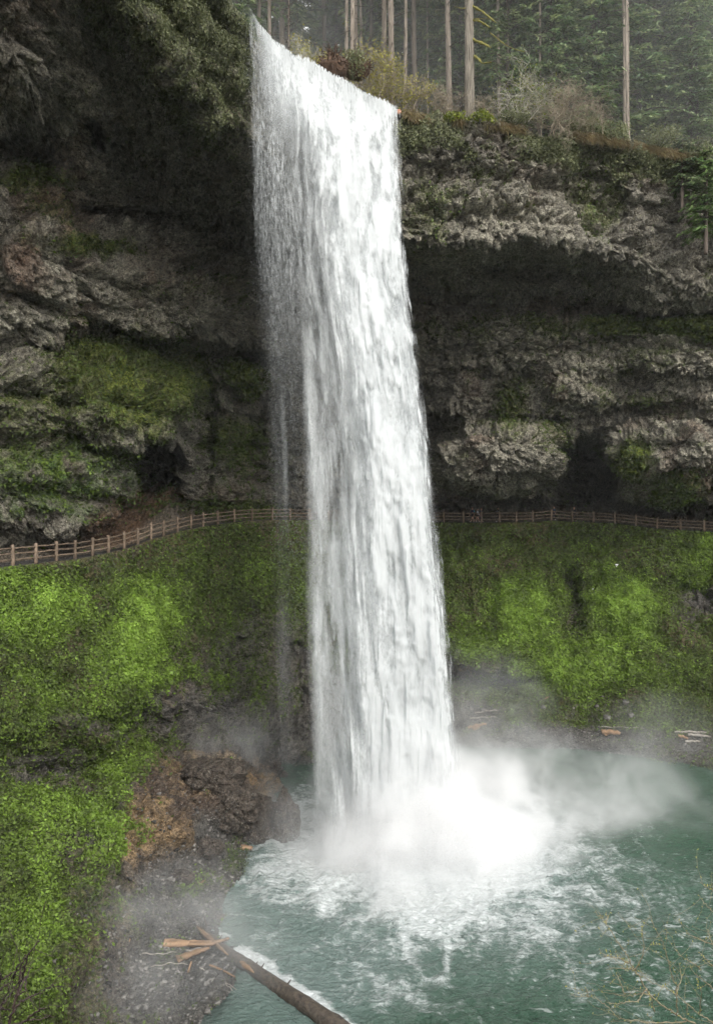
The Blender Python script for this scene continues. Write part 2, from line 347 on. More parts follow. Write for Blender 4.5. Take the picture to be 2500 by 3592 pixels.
for cx, cy, rx, ry, d in [(1735, 1600, 235, 160, 4.5), (2330, 1600, 210, 150, 3.5), (470, 1430, 230, 150, 3.), (170, 1730, 300, 190, 2.2), (1600, 1380, 130, 90, 1.6), (2050, 1330, 160, 90, 2.), (2330, 1270, 170, 90, 1.5), (150, 900, 150, 150, 2.), (420, 960, 160, 110, 1.8), (700, 1050, 150, 110, 1.8), (850, 1330, 80, 70, 2)]: WD = WD-d*dome(cx, cy, rx, ry)
P = at(WP, WY, WD); N = normals(P)
fade = (sm(0, 12, np.arange(P.shape[0]))*(1-sm(P.shape[0]-10, P.shape[0]-2, np.arange(P.shape[0]))))[:, None]
F1, F2, CV = cells(P+1.2*np.stack([fbm(P, .5, 2, 3), fbm(P, .5, 2, 4), fbm(P, .5, 2, 6)], -1), (.42, .42, .5), 5)
G1, G2, GV = cells(P+.4*np.stack([fbm(P, 1.3, 2, 13), fbm(P, 1.3, 2, 14), fbm(P, 1.3, 2, 16)], -1), (1.1, 1.1, 1.2), 15); H1, H2, HV = cells(P, (2.6, 2.6, 2.9), 25)
ceil = sm(.2, -.6, N[..., 2])
zs = P[..., 2]/3.3+.55*fbm(P, (.06, .06, .1), 3, 401)+.12*fbm(P, .7, 2, 402); zl = zs-np.floor(zs); strata = sm(0, .25, zl)*(1-sm(.72, 1, zl))-.5
zone = sm(-.25, .25, fbm(P, .08, 2, 410))
N = unit_(blur(N, 41)); fc_ = sm(.05, .45, facing(P, N))
d = (.55+.5*zone)*strata*.9+.3*ridged(P, (.9, .9, .16), 2, 420)*(1-zone)*fc_+1.3*fbm(P, .16, 3, 50)
d = d+fc_*(.9*(CV-.5)-.55*sm(.14, 0, F2-F1)+.35*ridged(P, (.5, .5, .9), 3, 70)+.6*(GV-.5)-.28*sm(.14, 0, G2-G1)+.34*(HV-.5)-.12*sm(.16, 0, H2-H1)+.10*ridged(P, 1.9, 2, 90))
lipz = sm(850, 890, WP)*(1-sm(1395, 1425, WP))*(1-sm(60, 110, np.arange(P.shape[0])))[:, None]
P = P+N*(d*fade*(1-.95*lipz))[..., None]
P[..., 2] -= .35*lipz
N = normals(P)
cell = CV; fine = fbm(P, 1.6, 4, 21); slow = fbm(P, .1, 3, 44); mid = fbm(P, .4, 4, 61)
grey = np.array([.20, .184, .145]); dark = np.array([.135, .124, .10]); pale = np.array([.34, .318, .25]); brown = np.array([.13, .075, .05]); soil = np.array([.125, .07, .038])
mossd = np.array([.065, .08, .014]); mossb = np.array([.14, .17, .028]); green = np.array([.06, .12, .022])
def mixc(c, t, k): return c*(1-k[..., None])+t*k[..., None]
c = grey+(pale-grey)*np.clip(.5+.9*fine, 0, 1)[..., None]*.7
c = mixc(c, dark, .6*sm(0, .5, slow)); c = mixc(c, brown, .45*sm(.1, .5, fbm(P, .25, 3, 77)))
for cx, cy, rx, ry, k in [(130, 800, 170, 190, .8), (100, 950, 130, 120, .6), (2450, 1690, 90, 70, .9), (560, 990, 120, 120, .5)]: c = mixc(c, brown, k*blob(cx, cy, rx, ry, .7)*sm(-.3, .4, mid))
for cx, cy, rx, ry, k in [(1650, 520, 250, 60, .75), (2300, 780, 260, 160, .6), (1850, 950, 450, 110, .15), (180, 1760, 330, 150, .6), (2060, 1720, 330, 90, .8), (550, 1650, 130, 130, .9), (1350, 1300, 120, 500, .3), (980, 1250, 160, 600, .65), (450, 250, 420, 330, .2), (750, 750, 200, 200, .4)]: c = mixc(c, dark, k*blob(cx, cy, rx, ry, .8))  # dark rock patches; in caves and under overhangs shade painted into the colour
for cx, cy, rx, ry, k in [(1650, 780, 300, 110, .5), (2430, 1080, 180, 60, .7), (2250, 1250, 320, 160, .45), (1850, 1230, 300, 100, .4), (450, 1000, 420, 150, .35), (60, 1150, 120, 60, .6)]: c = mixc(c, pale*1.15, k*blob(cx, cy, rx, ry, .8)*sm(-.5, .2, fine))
moss = np.zeros(P.shape[:2]); up = sm(.0, .75, N[..., 2])
for cx, cy, rx, ry, k in [(430, 1330, 300, 170, .95), (150, 1500, 260, 200, .5), (110, 620, 130, 60, .9), (300, 860, 180, 40, .8), (130, 760, 150, 110, .35), (2350, 1142, 330, 34, 1.4), (1900, 1160, 150, 40, .6), (2230, 1600, 60, 70, .95), (2380, 1700, 110, 60, .9), (1800, 1420, 70, 90, .8),
    (1950, 1520, 70, 90, .5), (2250, 1420, 100, 30, .6), (1640, 1150, 160, 60, .35), (850, 1330, 80, 80, .9), (800, 1560, 120, 80, .7), (700, 1000, 230, 70, .35), (250, 1150, 120, 60, .3), (2150, 1180, 300, 60, .3), (2040, 1240, 300, 200, .12), (750, 1780, 280, 40, .8), (1480, 760, 70, 150, .5), (1700, 700, 200, 120, .3), (2100, 640, 100, 200, .5)]:
    moss = np.maximum(moss, k*blob(cx, cy, rx, ry, .6))
moss = np.clip(moss*1.45+.35*up*(WP*0+1)*sm(900, 1100, WY)-.35+.9*fine*.6+.25*mid, 0, 1)*sm(0, .15, moss+.2*up)
grn = np.zeros_like(moss)
for cx, cy, rx, ry, k in [(170, 1680, 300, 160, .8), (400, 1650, 130, 110, .7), (830, 1650, 170, 160, .45), (600, 1800, 100, 40, .5), (2400, 1700, 80, 50, .5)]: grn = np.maximum(grn, k*blob(cx, cy, rx, ry, .6))
grn = np.clip(grn*1.2-.45+.9*fine, 0, 1)
# hanging green on the brows
lip = blob(740, 180, 190, 300, .5)*(WY < 700)+blob(560, 0, 250, 150, .5)*(WY < 700)
lipm = np.clip(lip*1.1-.3+.8*fine, 0, 1)*(1-lipz)
rimm = sm(620, 480, WY-.10*(WP-1400))*(WP > 1380)
rimm = np.clip(rimm*1.2-.5+1.3*mid+.7*fine, 0, 1)*(WP > 1380)
c = mixc(c, mossd+(mossb-mossd)*sm(-.2, .5, mid)[..., None], moss); c = mixc(c, green, grn); c = mixc(c, np.array([.085, .10, .045]), np.clip(lipm, 0, 1)*.8); c = mixc(c, np.array([.10, .12, .04]), rimm*.8)
so_ = np.maximum(blob(400, 1830, 140, 100, .3), blob(520, 1750, 100, 60, .4))*sm(-.6, .1, mid+.3); nrow = np.arange(P.shape[0])[:, None]
so_ = so_*sm(P.shape[0]-42, P.shape[0]-30, nrow)
c = mixc(c, soil, np.clip(so_, 0, 1)*.9); c = mixc(c, np.array([.07, .05, .035]), sm(P.shape[0]-14, P.shape[0]-8, nrow)*np.ones_like(moss)*.8*(1-so_))
mossall = np.clip(moss+grn+lipm+rimm+so_, 0, 1)
wet = np.clip(blob(980, 1200, 220, 900, .8)+.45*sm(.0, .5, slow)+blob(2300, 800, 200, 200, .8)*.5, 0, 1)*(1-mossall)
WALLP = P; WALLN = N
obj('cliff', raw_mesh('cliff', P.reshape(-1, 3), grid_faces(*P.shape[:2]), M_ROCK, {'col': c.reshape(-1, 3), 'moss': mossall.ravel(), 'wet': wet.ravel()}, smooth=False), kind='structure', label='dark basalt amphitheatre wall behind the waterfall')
WALL = dict(P=P, N=N, X=WP, Y=WY, moss=moss, grn=grn, lip=lipm, rim=rimm, fine=fine)

#@SLOPE
SC = [-700, 0, 250, 450, 600, 700, 800, 900, 1000, 1120, 1300, 1600, 2000, 2500, 3100]
SR = [beside(4.5, .02), beside(.3, 0), beside(-.45, -.05), beside(-.8, -.6),
 [(2300, 34), (2150, 43.5), (2150, 47.8), (2150, 52), (2130, 59), (2120, 65.5), (2100, 69.5), (2100, 74), (2100, 78), (2100, 81), (2080, 83.5), (2050, 83), (2030, 83), (2080, 79.5), (2150, 68)],
 [(2500, 32.5), (2350, 41.5), (2350, 45.4), (2350, 49), (2330, 56), (2320, 62.5), (2300, 67), (2300, 71.5), (2300, 76), (2300, 79), (2250, 81), (2220, 79.5), (2200, 79.5), (2230, 76), (2300, 65)],
 [(2700, 31), (2540, 40), (2520, 43.6), (2480, 47.4), (2460, 54.4), (2450, 60), (2450, 65), (2450, 69.5), (2450, 73.5), (2450, 76), (2400, 78), (2400, 76), (2400, 75.5), (2400, 71.5), (2450, 62)],
 [(2850, 31), (2760, 39.6), (2700, 43.2), (2630, 48.6), (2620, 54), (2620, 58), (2600, 61), (2640, 65), (2680, 65.5), (2610, 71), (2550, 74), (2520, 73.6), (2520, 73), (2530, 69), (2600, 59)],
 [(2950, 29.5), (2880, 37), (2820, 41), (2760, 44.6), (2740, 49), (2740, 50.5), (2740, 52.2), (2790, 53.5), (2740, 63), (2660, 69.6), (2610, 72), (2570, 72.4), (2570, 71.8), (2590, 67.6), (2680, 58)],
 [(3300, 26), (3130, 33.2), (3060, 37), (2980, 40.6), (2950, 44.8), (2930, 47), (2880, 49.8), (2880, 52), (2770, 62), (2690, 69), (2650, 71), (2620, 71), (2620, 70.4), (2650, 66), (2740, 57)],
 [(3700, 23), (3592, 27), (3450, 30.6), (3290, 35.2), (3240, 39.4), (3090, 43.9), (2990, 47.6), (2925, 51.6), (2800, 61), (2720, 68.5), (2690, 70), (2650, 70.6), (2650, 70), (2700, 65), (2790, 56.5)],
 [(4400, 18), (4300, 22.5), (4200, 24.6), (3840, 28.1), (3560, 32.4), (3270, 39.2), (3120, 43.6), (2990, 50), (2850, 60), (2760, 68), (2740, 69.4), (2690, 70), (2700, 69.2), (2760, 64), (2850, 56)],
 [(4500, 18), (4500, 22), (4400, 24), (4250, 23.5), (3900, 27.5), (3610, 31.9), (3570, 33.0), (3200, 45), (2900, 59.6), (2820, 67.6), (2800, 69), (2760, 69.6), (2760, 68.8), (2820, 63.6), (2900, 56)]]
dens = [8, 5, 5, 66, 58, 50, 52, 50, 66, 76, 40, 8]
SP, SY, SD = lay(SC, SR, PXC, dens)
P0 = at(SP, SY, SD)
sx = SP+70*fbm(P0, .12, 3, 105)+26*fbm(P0, .6, 3, 109); sy = SY+60*fbm(P0, .12, 3, 131)+24*fbm(P0, .6, 3, 139)
def sb(cx, cy, rx, ry, soft=.4): return blob(cx, cy, rx, ry, soft, sx, sy)
for cx, cy, rx, ry, d, s in [(600, 2560, 260, 70, 2.2, .5), (850, 2420, 180, 180, 1.8, .6), (250, 2700, 200, 90, 1.6, .5), (2000, 2150, 40, 130, 1.8, .6), (1700, 2330, 200, 60, -1.2, .6), (1690, 2390, 170, 30, 2.4, .5), (1600, 2370, 50, 30, 2, .5),
    (2420, 2120, 120, 90, 2., .6), (2250, 2150, 130, 120, -1., .7), (1880, 2250, 150, 130, -.8, .8), (640, 2850, 170, 130, -1.2, .6), (900, 2830, 130, 60, -1., .6), (470, 3080, 30, 60, -1., .5), (100, 3000, 250, 160, -1., .8), (420, 2330, 200, 90, -1., .8), (1700, 1930, 250, 40, .8, .8), (2480, 2050, 120, 50, 1.2, .6)]:
    SD = SD+d*sb(cx, cy, rx, ry, s)
P = at(SP, SY, SD); N = normals(P); nr = P.shape[0]; rr = np.arange(nr)[:, None]
fade = sm(12, 30, rr)
F1, F2, CV = cells(P+.8*np.stack([fbm(P, .5, 2, 3), fbm(P, .5, 2, 4), fbm(P, .5, 2, 6)], -1), (.55, .55, .6), 205)
K1, K2, KV = cells(P, 1.5, 225)
low = sm(-15, -22, P[..., 2]-EYE)
fine = fbm(P, 1.3, 4, 221); mid = fbm(P, .3, 4, 261); slow = fbm(P, .1, 3, 244)
# --- what grows or lies where
rock = np.zeros(P.shape[:2])
for cx, cy, rx, ry, k in [(880, 2330, 170, 190, .75), (740, 2520, 300, 100, 1.), (400, 2570, 200, 45, .65), (170, 2720, 170, 90, .8), (900, 2600, 260, 130, 1.1), (1000, 2500, 150, 300, .9), (1250, 2550, 350, 200, 1.1), (1700, 2380, 120, 50, .7), (2470, 2120, 90, 70, 1.), (2380, 2170, 60, 60, .5), (2000, 2120, 30, 100, .5), (480, 3080, 45, 70, .9), (1600, 2330, 70, 60, .5), (1450, 2650, 700, 60, .9)]:
    rock = np.maximum(rock, k*sb(cx, cy, rx, ry, .4))
brn = np.zeros_like(rock)
for cx, cy, rx, ry, k in [(650, 2850, 190, 200, 1.2), (560, 2960, 160, 140, 1.1), (850, 2790, 220, 120, 1.1), (620, 2330, 90, 150, .45), (1300, 2050, 200, 200, .0), (330, 3300, 180, 420, .55), (1620, 2360, 60, 30, .8)]:
    brn = np.maximum(brn, k*sb(cx, cy, rx, ry, .4))
grv = np.zeros_like(rock)
for cx, cy, rx, ry, k in [(800, 3450, 420, 420, 1.), (700, 3150, 220, 200, .9), (760, 2950, 90, 110, 1.), (2000, 2640, 700, 75, .9), (1650, 2570, 120, 90, .8), (2100, 2500, 130, 60, .5)]:
    grv = np.maximum(grv, k*sb(cx, cy, rx, ry, .4))
veg = np.ones_like(rock)
veg = np.clip(veg+.06-1.1*rock-1.0*brn-1.1*grv+.9*fine*.7+.35*mid+.1, 0, 1)
lush = np.zeros_like(rock)
for cx, cy, rx, ry, k in [(480, 2200, 130, 170, 1.), (150, 2130, 260, 120, .8), (420, 2330, 140, 90, 1.), (560, 2080, 60, 60, .6), (250, 2450, 250, 130, .55), (1800, 2170, 130, 130, .9), (2180, 2150, 110, 130, 1.), (2000, 2330, 260, 110, .8), (1700, 2250, 160, 80, .8), (2450, 1950, 90, 120, .5), (220, 2950, 300, 160, .7), (470, 2760, 110, 110, .6), (100, 3350, 120, 260, .5), (560, 2380, 150, 60, .6), (30, 2050, 200, 100, .7), (900, 2700, 100, 30, .3)]:
    lush = np.maximum(lush, k*sb(cx, cy, rx, ry, .7))
lush = np.clip(lush+.35*mid+.25*fine-.1, 0, 1)
kr = np.clip(np.maximum(rock, .6*brn)+.2, 0, 1.2)
N = unit_(blur(N, 31)); d = .9*fbm(P, .22, 3, 150)+veg*(.45*ridged(P, .42, 3, 420)+.22*fbm(P, 1.1, 2, 430))+.25*ridged(P, .9, 3, 170)+kr*(.65*(CV-.5)-.45*sm(.16, 0, F2-F1)+.35*ridged(P, .8, 3, 190)+.4*(KV-.5))*(1-.6*grv)+.16*fbm(P, 2.2, 3, 199)
d = d*(1-.75*grv)
P = P+N*(d*fade)[..., None]
P[..., 2] += (.5*sb(690, 3460, 190, 300, .5)+.3*sb(820, 3520, 120, 120, .6))*sm(1.2, .3, P[..., 2])
P[..., 2] = np.maximum(P[..., 2], -1.2)
N = normals(P)
rockc = np.array([.06, .055, .048])+(np.array([.19, .175, .155])-np.array([.06, .055, .048]))*np.clip(.4+fine, 0, 1)[..., None]
c = rockc
brc = np.array([.085, .062, .046])+(np.array([.27, .185, .10])-np.array([.085, .062, .046]))*sm(-.3, .5, mid+.5*fine+.35*sb(600, 2900, 150, 160, .6))[..., None]
c = mixc(c, brc, np.clip(brn*1.3-.2+.5*fine, 0, 1))
c = mixc(c, np.array([.075, .07, .062])+(np.array([.06, .06, .055]))*fine[..., None], np.clip(grv*1.3-.2, 0, 1))
vb = np.array([.065, .08, .02])+(np.array([.11, .19, .028])-np.array([.065, .08, .02]))*lush[..., None]
vb = mixc(vb, np.array([.10, .072, .042]), .75*sm(-.1, .5, -mid+.3*fine)*(1-.8*lush))
c = mixc(c, vb, veg)
pathm = (1-sm(10, 13, rr))*np.ones_like(rock)
c = mixc(c, np.array([.055, .05, .045])*(1+.5*fine[..., None]), pathm); veg = veg*(1-pathm)
shore = sm(.5, .05, P[..., 2]); c = mixc(c, np.array([.03, .03, .03]), .7*shore)
wet = np.clip(.5*rock+.7*shore+.3*grv+sb(900, 2500, 300, 500, .6)*.5, 0, 1)*(1-veg)
obj('hillside', raw_mesh('hillside', P.reshape(-1, 3), grid_faces(*P.shape[:2]), M_ROCK, {'col': c.reshape(-1, 3), 'moss': np.clip(veg+brn*.25+pathm, 0, 1).ravel(), 'wet': wet.ravel()}), kind='structure', label='steep mossy bank and rocky shore under the trail')
SL = dict(P=P, N=N, X=SP, Y=SY, veg=veg, lush=lush, grv=grv, rock=rock, brn=brn)
def hill_point(px, py):               # nearest surveyed point of the bank
    m = np.argmin((SP-px)**2+(SY-py)**2+1e6*(rr < 22)); return P.reshape(-1, 3)[m].copy(), N.reshape(-1, 3)[m].copy()

#@LEAVES
def pick(weight, area, n):
    w_ = (weight*area).ravel().astype(np.float64); w_ /= w_.sum(); return RNG.choice(len(w_), n, p=w_)
def area_of(P): return np.linalg.norm(np.cross(np.gradient(P, axis=1), np.gradient(P, axis=0)), axis=-1)
A_S = area_of(P)*((SP > -120) & (SP < 2620) & (SY < 3720) & (rr > 14)) / np.maximum(P[..., 1], 20)**.6
def scatter(name, Pg, Ng, wt, ar, n, size, mat, rfun, lift=.06, hang=0., **k):
    ix = pick(wt, ar, n); c0 = Pg.reshape(-1, 3)[ix]+RNG.normal(size=(n, 3))*.08; nn = Ng.reshape(-1, 3)[ix]
    s = size*(.55+.9*RNG.random(n)**2)*(c0[:, 1]/55)**.5
    r1 = unit(RNG.normal(size=(n, 3))+nn*.2+np.array([0, 0, -hang])); ax = unit(nn+.75*RNG.normal(size=(n, 3))+np.array([0, -.1, .35]))
    dd = unit(r1-ax*(r1*ax).sum(-1, keepdims=True)); ww = np.cross(ax, dd)
    mb = MB(); leaves(mb, c0+nn*(lift*(.3+RNG.random(n)))[:, None]+dd*s[:, None]*.3, dd*s[:, None], ww*s[:, None]*.55, np.clip(rfun(ix), 0, 1))
    return mb.build(name, mat, smooth=False, kind='stuff', **k)
lf = lush.ravel()
scatter('ground_cover', P, N, veg*(.25+lush), A_S, 270000, .112, M_LEAF, lambda i: .17+.56*lf[i]+.18*RNG.normal(size=len(i))+.12*mid.ravel()[i], .16, label='bright green leafy ground cover on the steep bank')
Pw, Nw = WALL['P'], WALL['N']; A_W = area_of(Pw)*((WP > -120) & (WP < 2620) & (WY > -150)); A_W[:14] = 0
scatter('cliff_moss', Pw, Nw, (WALL['moss']+1.2*WALL['grn']), A_W, 60000, .13, M_LEAF, lambda i: .02+.20*WALL['grn'].ravel()[i]+.14*np.abs(RNG.normal(size=len(i))), .10, .6, label='dark moss and small ferns growing on the cliff')
scatter('hanging_plants', Pw, Nw, np.clip(WALL['lip'], 0, 1)*(WY < 720), A_W, 75000, .085, M_IVY, lambda i: .3+.3*RNG.normal(size=len(i)), .15, 2.2, label='trailing plants hanging on the overhang left of the falls')
rm = WALL['rim']**1.5
scatter('rim_plants', Pw, Nw, rm, A_W, 34000, .10, M_IVY, lambda i: .4+.3*RNG.normal(size=len(i)), .2, 1., label='ivy and salal along the top of the right cliff')

#@POOL
xs = np.concatenate([np.arange(-46, -20, 1.), np.arange(-20, 42, .11), np.arange(42, 70, 1.)]); ys = np.concatenate([np.arange(8, 27, 1.), np.arange(27, 72, .105), np.arange(72, 92, 1.)])
X, Y = np.meshgrid(xs, ys); Q = np.stack([X, Y, X*0], -1)
ic = np.array([4.0, 48.4]); R_ = np.hypot(X-ic[0], (Y-ic[1])*1.0); th = np.arctan2(Y-ic[1], X-ic[0])
cal = sm(8, 22, R_)
amp = .05+.16*np.exp(-(R_/13)**2)
Qw = Q+np.stack([.8*fbm(Q, .4, 2, 301), .8*fbm(Q, .4, 2, 302), X*0], -1)
ca, sa = math.cos(.35), math.sin(.35); Qr = np.stack([(Qw[..., 0]*ca+Qw[..., 1]*sa), (-Qw[..., 0]*sa+Qw[..., 1]*ca), X*0], -1)
Z = amp*(1.3*ridged(Qr, (.55, 1.1, 1), 4, 310)+.9*ridged(Qw, (1.4, 2.2, 1), 3, 330))+.10*fbm(Q, .12, 2, 340)
foam_n = ridged(Qw, .55, 5, 350)+.45*ridged(Qw, 1.9, 3, 360)
R2 = np.hypot((X-ic[0]-.5)/1.15, (Y-ic[1])/1.0)
foam = 1.35*np.exp(-(R2/6.)**2.4)+.62*np.exp(-(R2/13.5)**3)+.19
px_ = 1250+X/Y*F_PX; py_ = 1796+EYE/Y*F_PX
foam = foam+.28*sm(260, 60, np.abs(px_-1420-.35*(3500-py_)))*sm(2900, 3100, py_)*(py_ < 3560)   # drifting foam towards the viewer
foam = foam+.35*np.exp(-(((px_-1180)/330)**2+((py_-3060)/130)**2))+.4*np.exp(-(((px_-1080)/150)**2+((py_-2850)/110)**2))+.16*sm(1700, 2300, px_)*sm(3000, 3300, py_)
# foam held against the big log and along the stony shore
def seg(px0, py0, px1, py1):
    a = at(px0, py0, EYE*F_PX/(py0-1796))[:2]; b = at(px1, py1, EYE*F_PX/(py1-1796))[:2]; d = b-a; L = np.hypot(*d); d = d/L
    t = np.clip((X-a[0])*d[0]+(Y-a[1])*d[1], 0, L); return np.hypot(X-a[0]-t*d[0], Y-a[1]-t*d[1])
foam = foam+1.1*sm(.75, .1, seg(850, 3345, 1250, 3620))+.6*sm(.6, .1, seg(700, 3010, 690, 3230))+.5*sm(.7, .1, seg(690, 3010, 760, 2960))+.5*sm(.6, .1, seg(690, 3230, 790, 3300))
Z = Z+.07*np.sin(R_*2.6+2.2*fbm(Q, .25, 2, 370))*np.exp(-(R_/20)**2)
fm = np.clip(sm(.30, 1.75, foam+.55*foam_n)+.0, 0, 1)*np.clip(foam*2.4, 0, 1)
Z = Z+.05*fm*foam_n
Q[..., 2] = Z*(sm(8, 14, Y))
def mat_pool():
    t = NT('green_plunge_pool_water'); f = t.attr('foam'); e = t.noise(2.6, 7, .78, t.scale((1, 1.7, 1)), .6)
    ff = t.ramp(t.math('ADD', f, t.math('MULTIPLY', t.math('SUBTRACT', e, .5), t.ramp(f, 0., .3, .4, 2.1))), .22, 1.25)
    deep = t.mix(t.ramp(t.noise(.12, 3, .5), .35, .65), (.022, .067, .036), (.034, .090, .052))
    shal = t.mix(t.ramp(t.attr('milk'), 0., 1.), deep, (.15, .21, .19))
    fl = t.math('MULTIPLY', t.ramp(t.noise(1.5, 5, .6, t.scale((.8, 2.1, 1)), .8), .60, .68), t.attr('fleck')); ff = t.math('MAXIMUM', ff, fl); col = t.mix(ff, shal, (.74, .78, .78)); rg = t.ramp(ff, 0, 1, .09, .8)
    h = t.noise(2.2, 6, .62, t.scale((1, 2., 1)), .4)
    t.bsdf(col, rg, .5, h, .55, 1.); return t.m
obj('pool', raw_mesh('pool', Q.reshape(-1, 3), grid_faces(*X.shape)[:, ::-1], mat_pool(), {'foam': fm.ravel(), 'milk': np.clip(.95*np.exp(-(R_/13)**3)+.6*sm(1650, 1000, px_)*sm(2800, 3000, py_)+.25*fbm(Q, .2, 3, 377), 0, 1).ravel(), 'fleck': np.clip(.32*sm(1500, 2400, px_)*sm(2950, 3450, py_)+.25*sm(2850, 3000, py_)*sm(1500, 2000, px_)+.2*sm(3300, 3100, np.abs(py_-3300)+3000)*sm(1200, 900, px_), 0, .9).ravel()}), kind='structure', label='dark green plunge pool streaked with white foam')
# ground to the horizon, under and around everything, and the plateau the forest stands on
def sheet(name, x0, x1, y0, y1, z, n, mat, rough=.4, **k):
    a, b = np.meshgrid(np.linspace(x0, x1, n), np.linspace(y0, y1, n)); q = np.stack([a, b, a*0+z], -1); q[..., 2] += rough*fbm(q, .08, 3, 5)
    return obj(name, raw_mesh(name, q.reshape(-1, 3), grid_faces(n, n)[:, ::-1], mat), kind='structure', **k)
sheet('ground', -500, 500, -500, 500, -2.2, 120, M_GROUND, .2, label='dark valley floor')
pz = EYE+31.5+.4
pv = []; pf = []
# plateau: from 14 m behind the rim out to the horizon
pxs = np.linspace(-700, 3100, 90); rd = np.interp(pxs, WC, rimD)
prow = []
for k, ext in enumerate([13, 30, 60, 120, 220, 420]):
    D_ = rd+ext; prow.append(np.stack([(pxs-1250)/F_PX*D_*(1+.0*ext), D_, pz+1.+.0*D_+.5*np.sin(D_*.4+pxs*.01)], -1))
prow = np.array(prow); obj('plateau', raw_mesh('plateau', prow.reshape(-1, 3), grid_faces(6, 90), M_GROUND), kind='structure', label='forest floor above the cliff')

#@FALLS
def curve(ts, pts): 
    a = np.array(pts, float); return np.stack([np.interp(ts, a[:, 0], a[:, k]) for k in range(1, a.shape[1])], -1)
NS, NTt = 250, 980
T = np.linspace(0, 1, NTt); S = np.linspace(0, 1, NS)
lipx = np.array([872, 885, 910, 960, 1030, 1100, 1180, 1250, 1330, 1385, 1404]); lipy = np.array([60, 78, 120, 178, 226, 258, 302, 340, 378, 398, 402])
def smooth1(a, n=31):
    k = np.hanning(n); k /= k.sum(); return np.convolve(np.pad(a, n//2, 'edge'), k, 'valid')
def falls_grid(off_d, wob, seed, thin=1.):
    """sheet of water: s across from the left lip to the right lip, t down; in metres"""
    ly = np.interp(np.interp(S, [0, 1], [872, 1404]), lipx, lipy); lx = np.interp(S, [0, 1], [872, 1404])
    ld = (31.3)*F_PX/(1796-ly)-1.1; Zl = 31.3
    # height below the eye runs from +31.3 to -22.6
    H = Zl+(-22.7-Zl)*T
    X = np.zeros((NTt, NS)); Y = X.copy()
    pyc = [80, 240, 400, 500, 800, 1000, 1300, 1600, 2000, 2300, 2650, 2950]
    Rg = [1404, 1405, 1404, 1408, 1418, 1432, 1474, 1512, 1553, 1585, 1612, 1625]
    Lf = [880, 884, 886, 888, 893, 905, 935, 950, 960, 968, 985, 1010]
    for j in range(NS):
        s = S[j]; Dm = ld[j]+(51.-ld[j])*sm(0, .6, T)*.82-1.2*sm(0, .3, T)     # arcs outward
        py = 1796-H*F_PX/Dm
        l = np.interp(py, pyc, Lf); r = np.interp(py, pyc, Rg)
        # at the lip the sheet follows the rim, lower down it keeps its share of the width
        k = sm(0, .12, T); su = s
        # water piles towards the heart of the stream
        heart = l+(r-l)*su; base = lx[j]
        px = base*(1-k)+heart*k
        X[:, j] = (px-1250)/F_PX*Dm; Y[:, j] = Dm
    G = np.stack([X, Y, np.broadcast_to((EYE+H)[:, None], X.shape)], -1)
    bulge = np.sin(np.pi*np.clip(S, 0, 1))**.7
    q = G*np.array([1., .3, .16]); n1 = fbm(q, .9, 4, seed); n2 = fbm(q, 2.6, 3, seed+7)
    G[..., 1] += off_d*bulge[None]*sm(0, .1, T)[:, None]+(.35*n1+.14*n2)*wob*sm(0, .04, T)[:, None]
    G[..., 0] += (.12*n2)*wob*sm(0, .1, T)[:, None]
    G[..., 2] += (.10+.35*fbm(G*np.array([1, 0, 0])+seed, (1.1, 1, 1), 3, seed+3, .7))*(1-sm(0, .012, T))[:, None]*sm(.02, .2, S)[None]
    return G
def comets(seed, n, amp=1., lo=.0, hi=1., big=1.):
    """downward-pointing darts of water: sharp head, spreading tail above"""
    r = np.random.default_rng(seed); A = np.zeros((NTt, NS))
    for _ in range(n):
        cs = r.uniform(lo, hi); ct = r.uniform(.05, 1.05)
        L = (.02+.07*r.random()**1.5)*(.35+1.5*ct)*big; W = (.014+.036*r.random()**1.5)*(.7+.5*ct)*big; a = amp*(.3+.7*r.random())
        i0 = int(max(0, (ct-L)*NTt)); i1 = int(min(NTt, ct*NTt)); j0 = int(max(0, (cs-W*3)*NS)); j1 = int(min(NS, (cs+W*3)*NS+1))
        if i1-i0 < 2 or j1-j0 < 1: continue
        d = np.clip((ct-T[i0:i1, None])/L, 0, 1); lean = (r.random()-.6)*.03*big
        wdt = W*(.12+1.15*d**.8); x = (S[None, j0:j1]-cs+lean*d)/wdt
        v = a*np.exp(-x*x*(1+x*x))*(1-d)**1.1*sm(0, .07, d)
        A[i0:i1, j0:j1] = 1-(1-A[i0:i1, j0:j1])*(1-v)
    return A
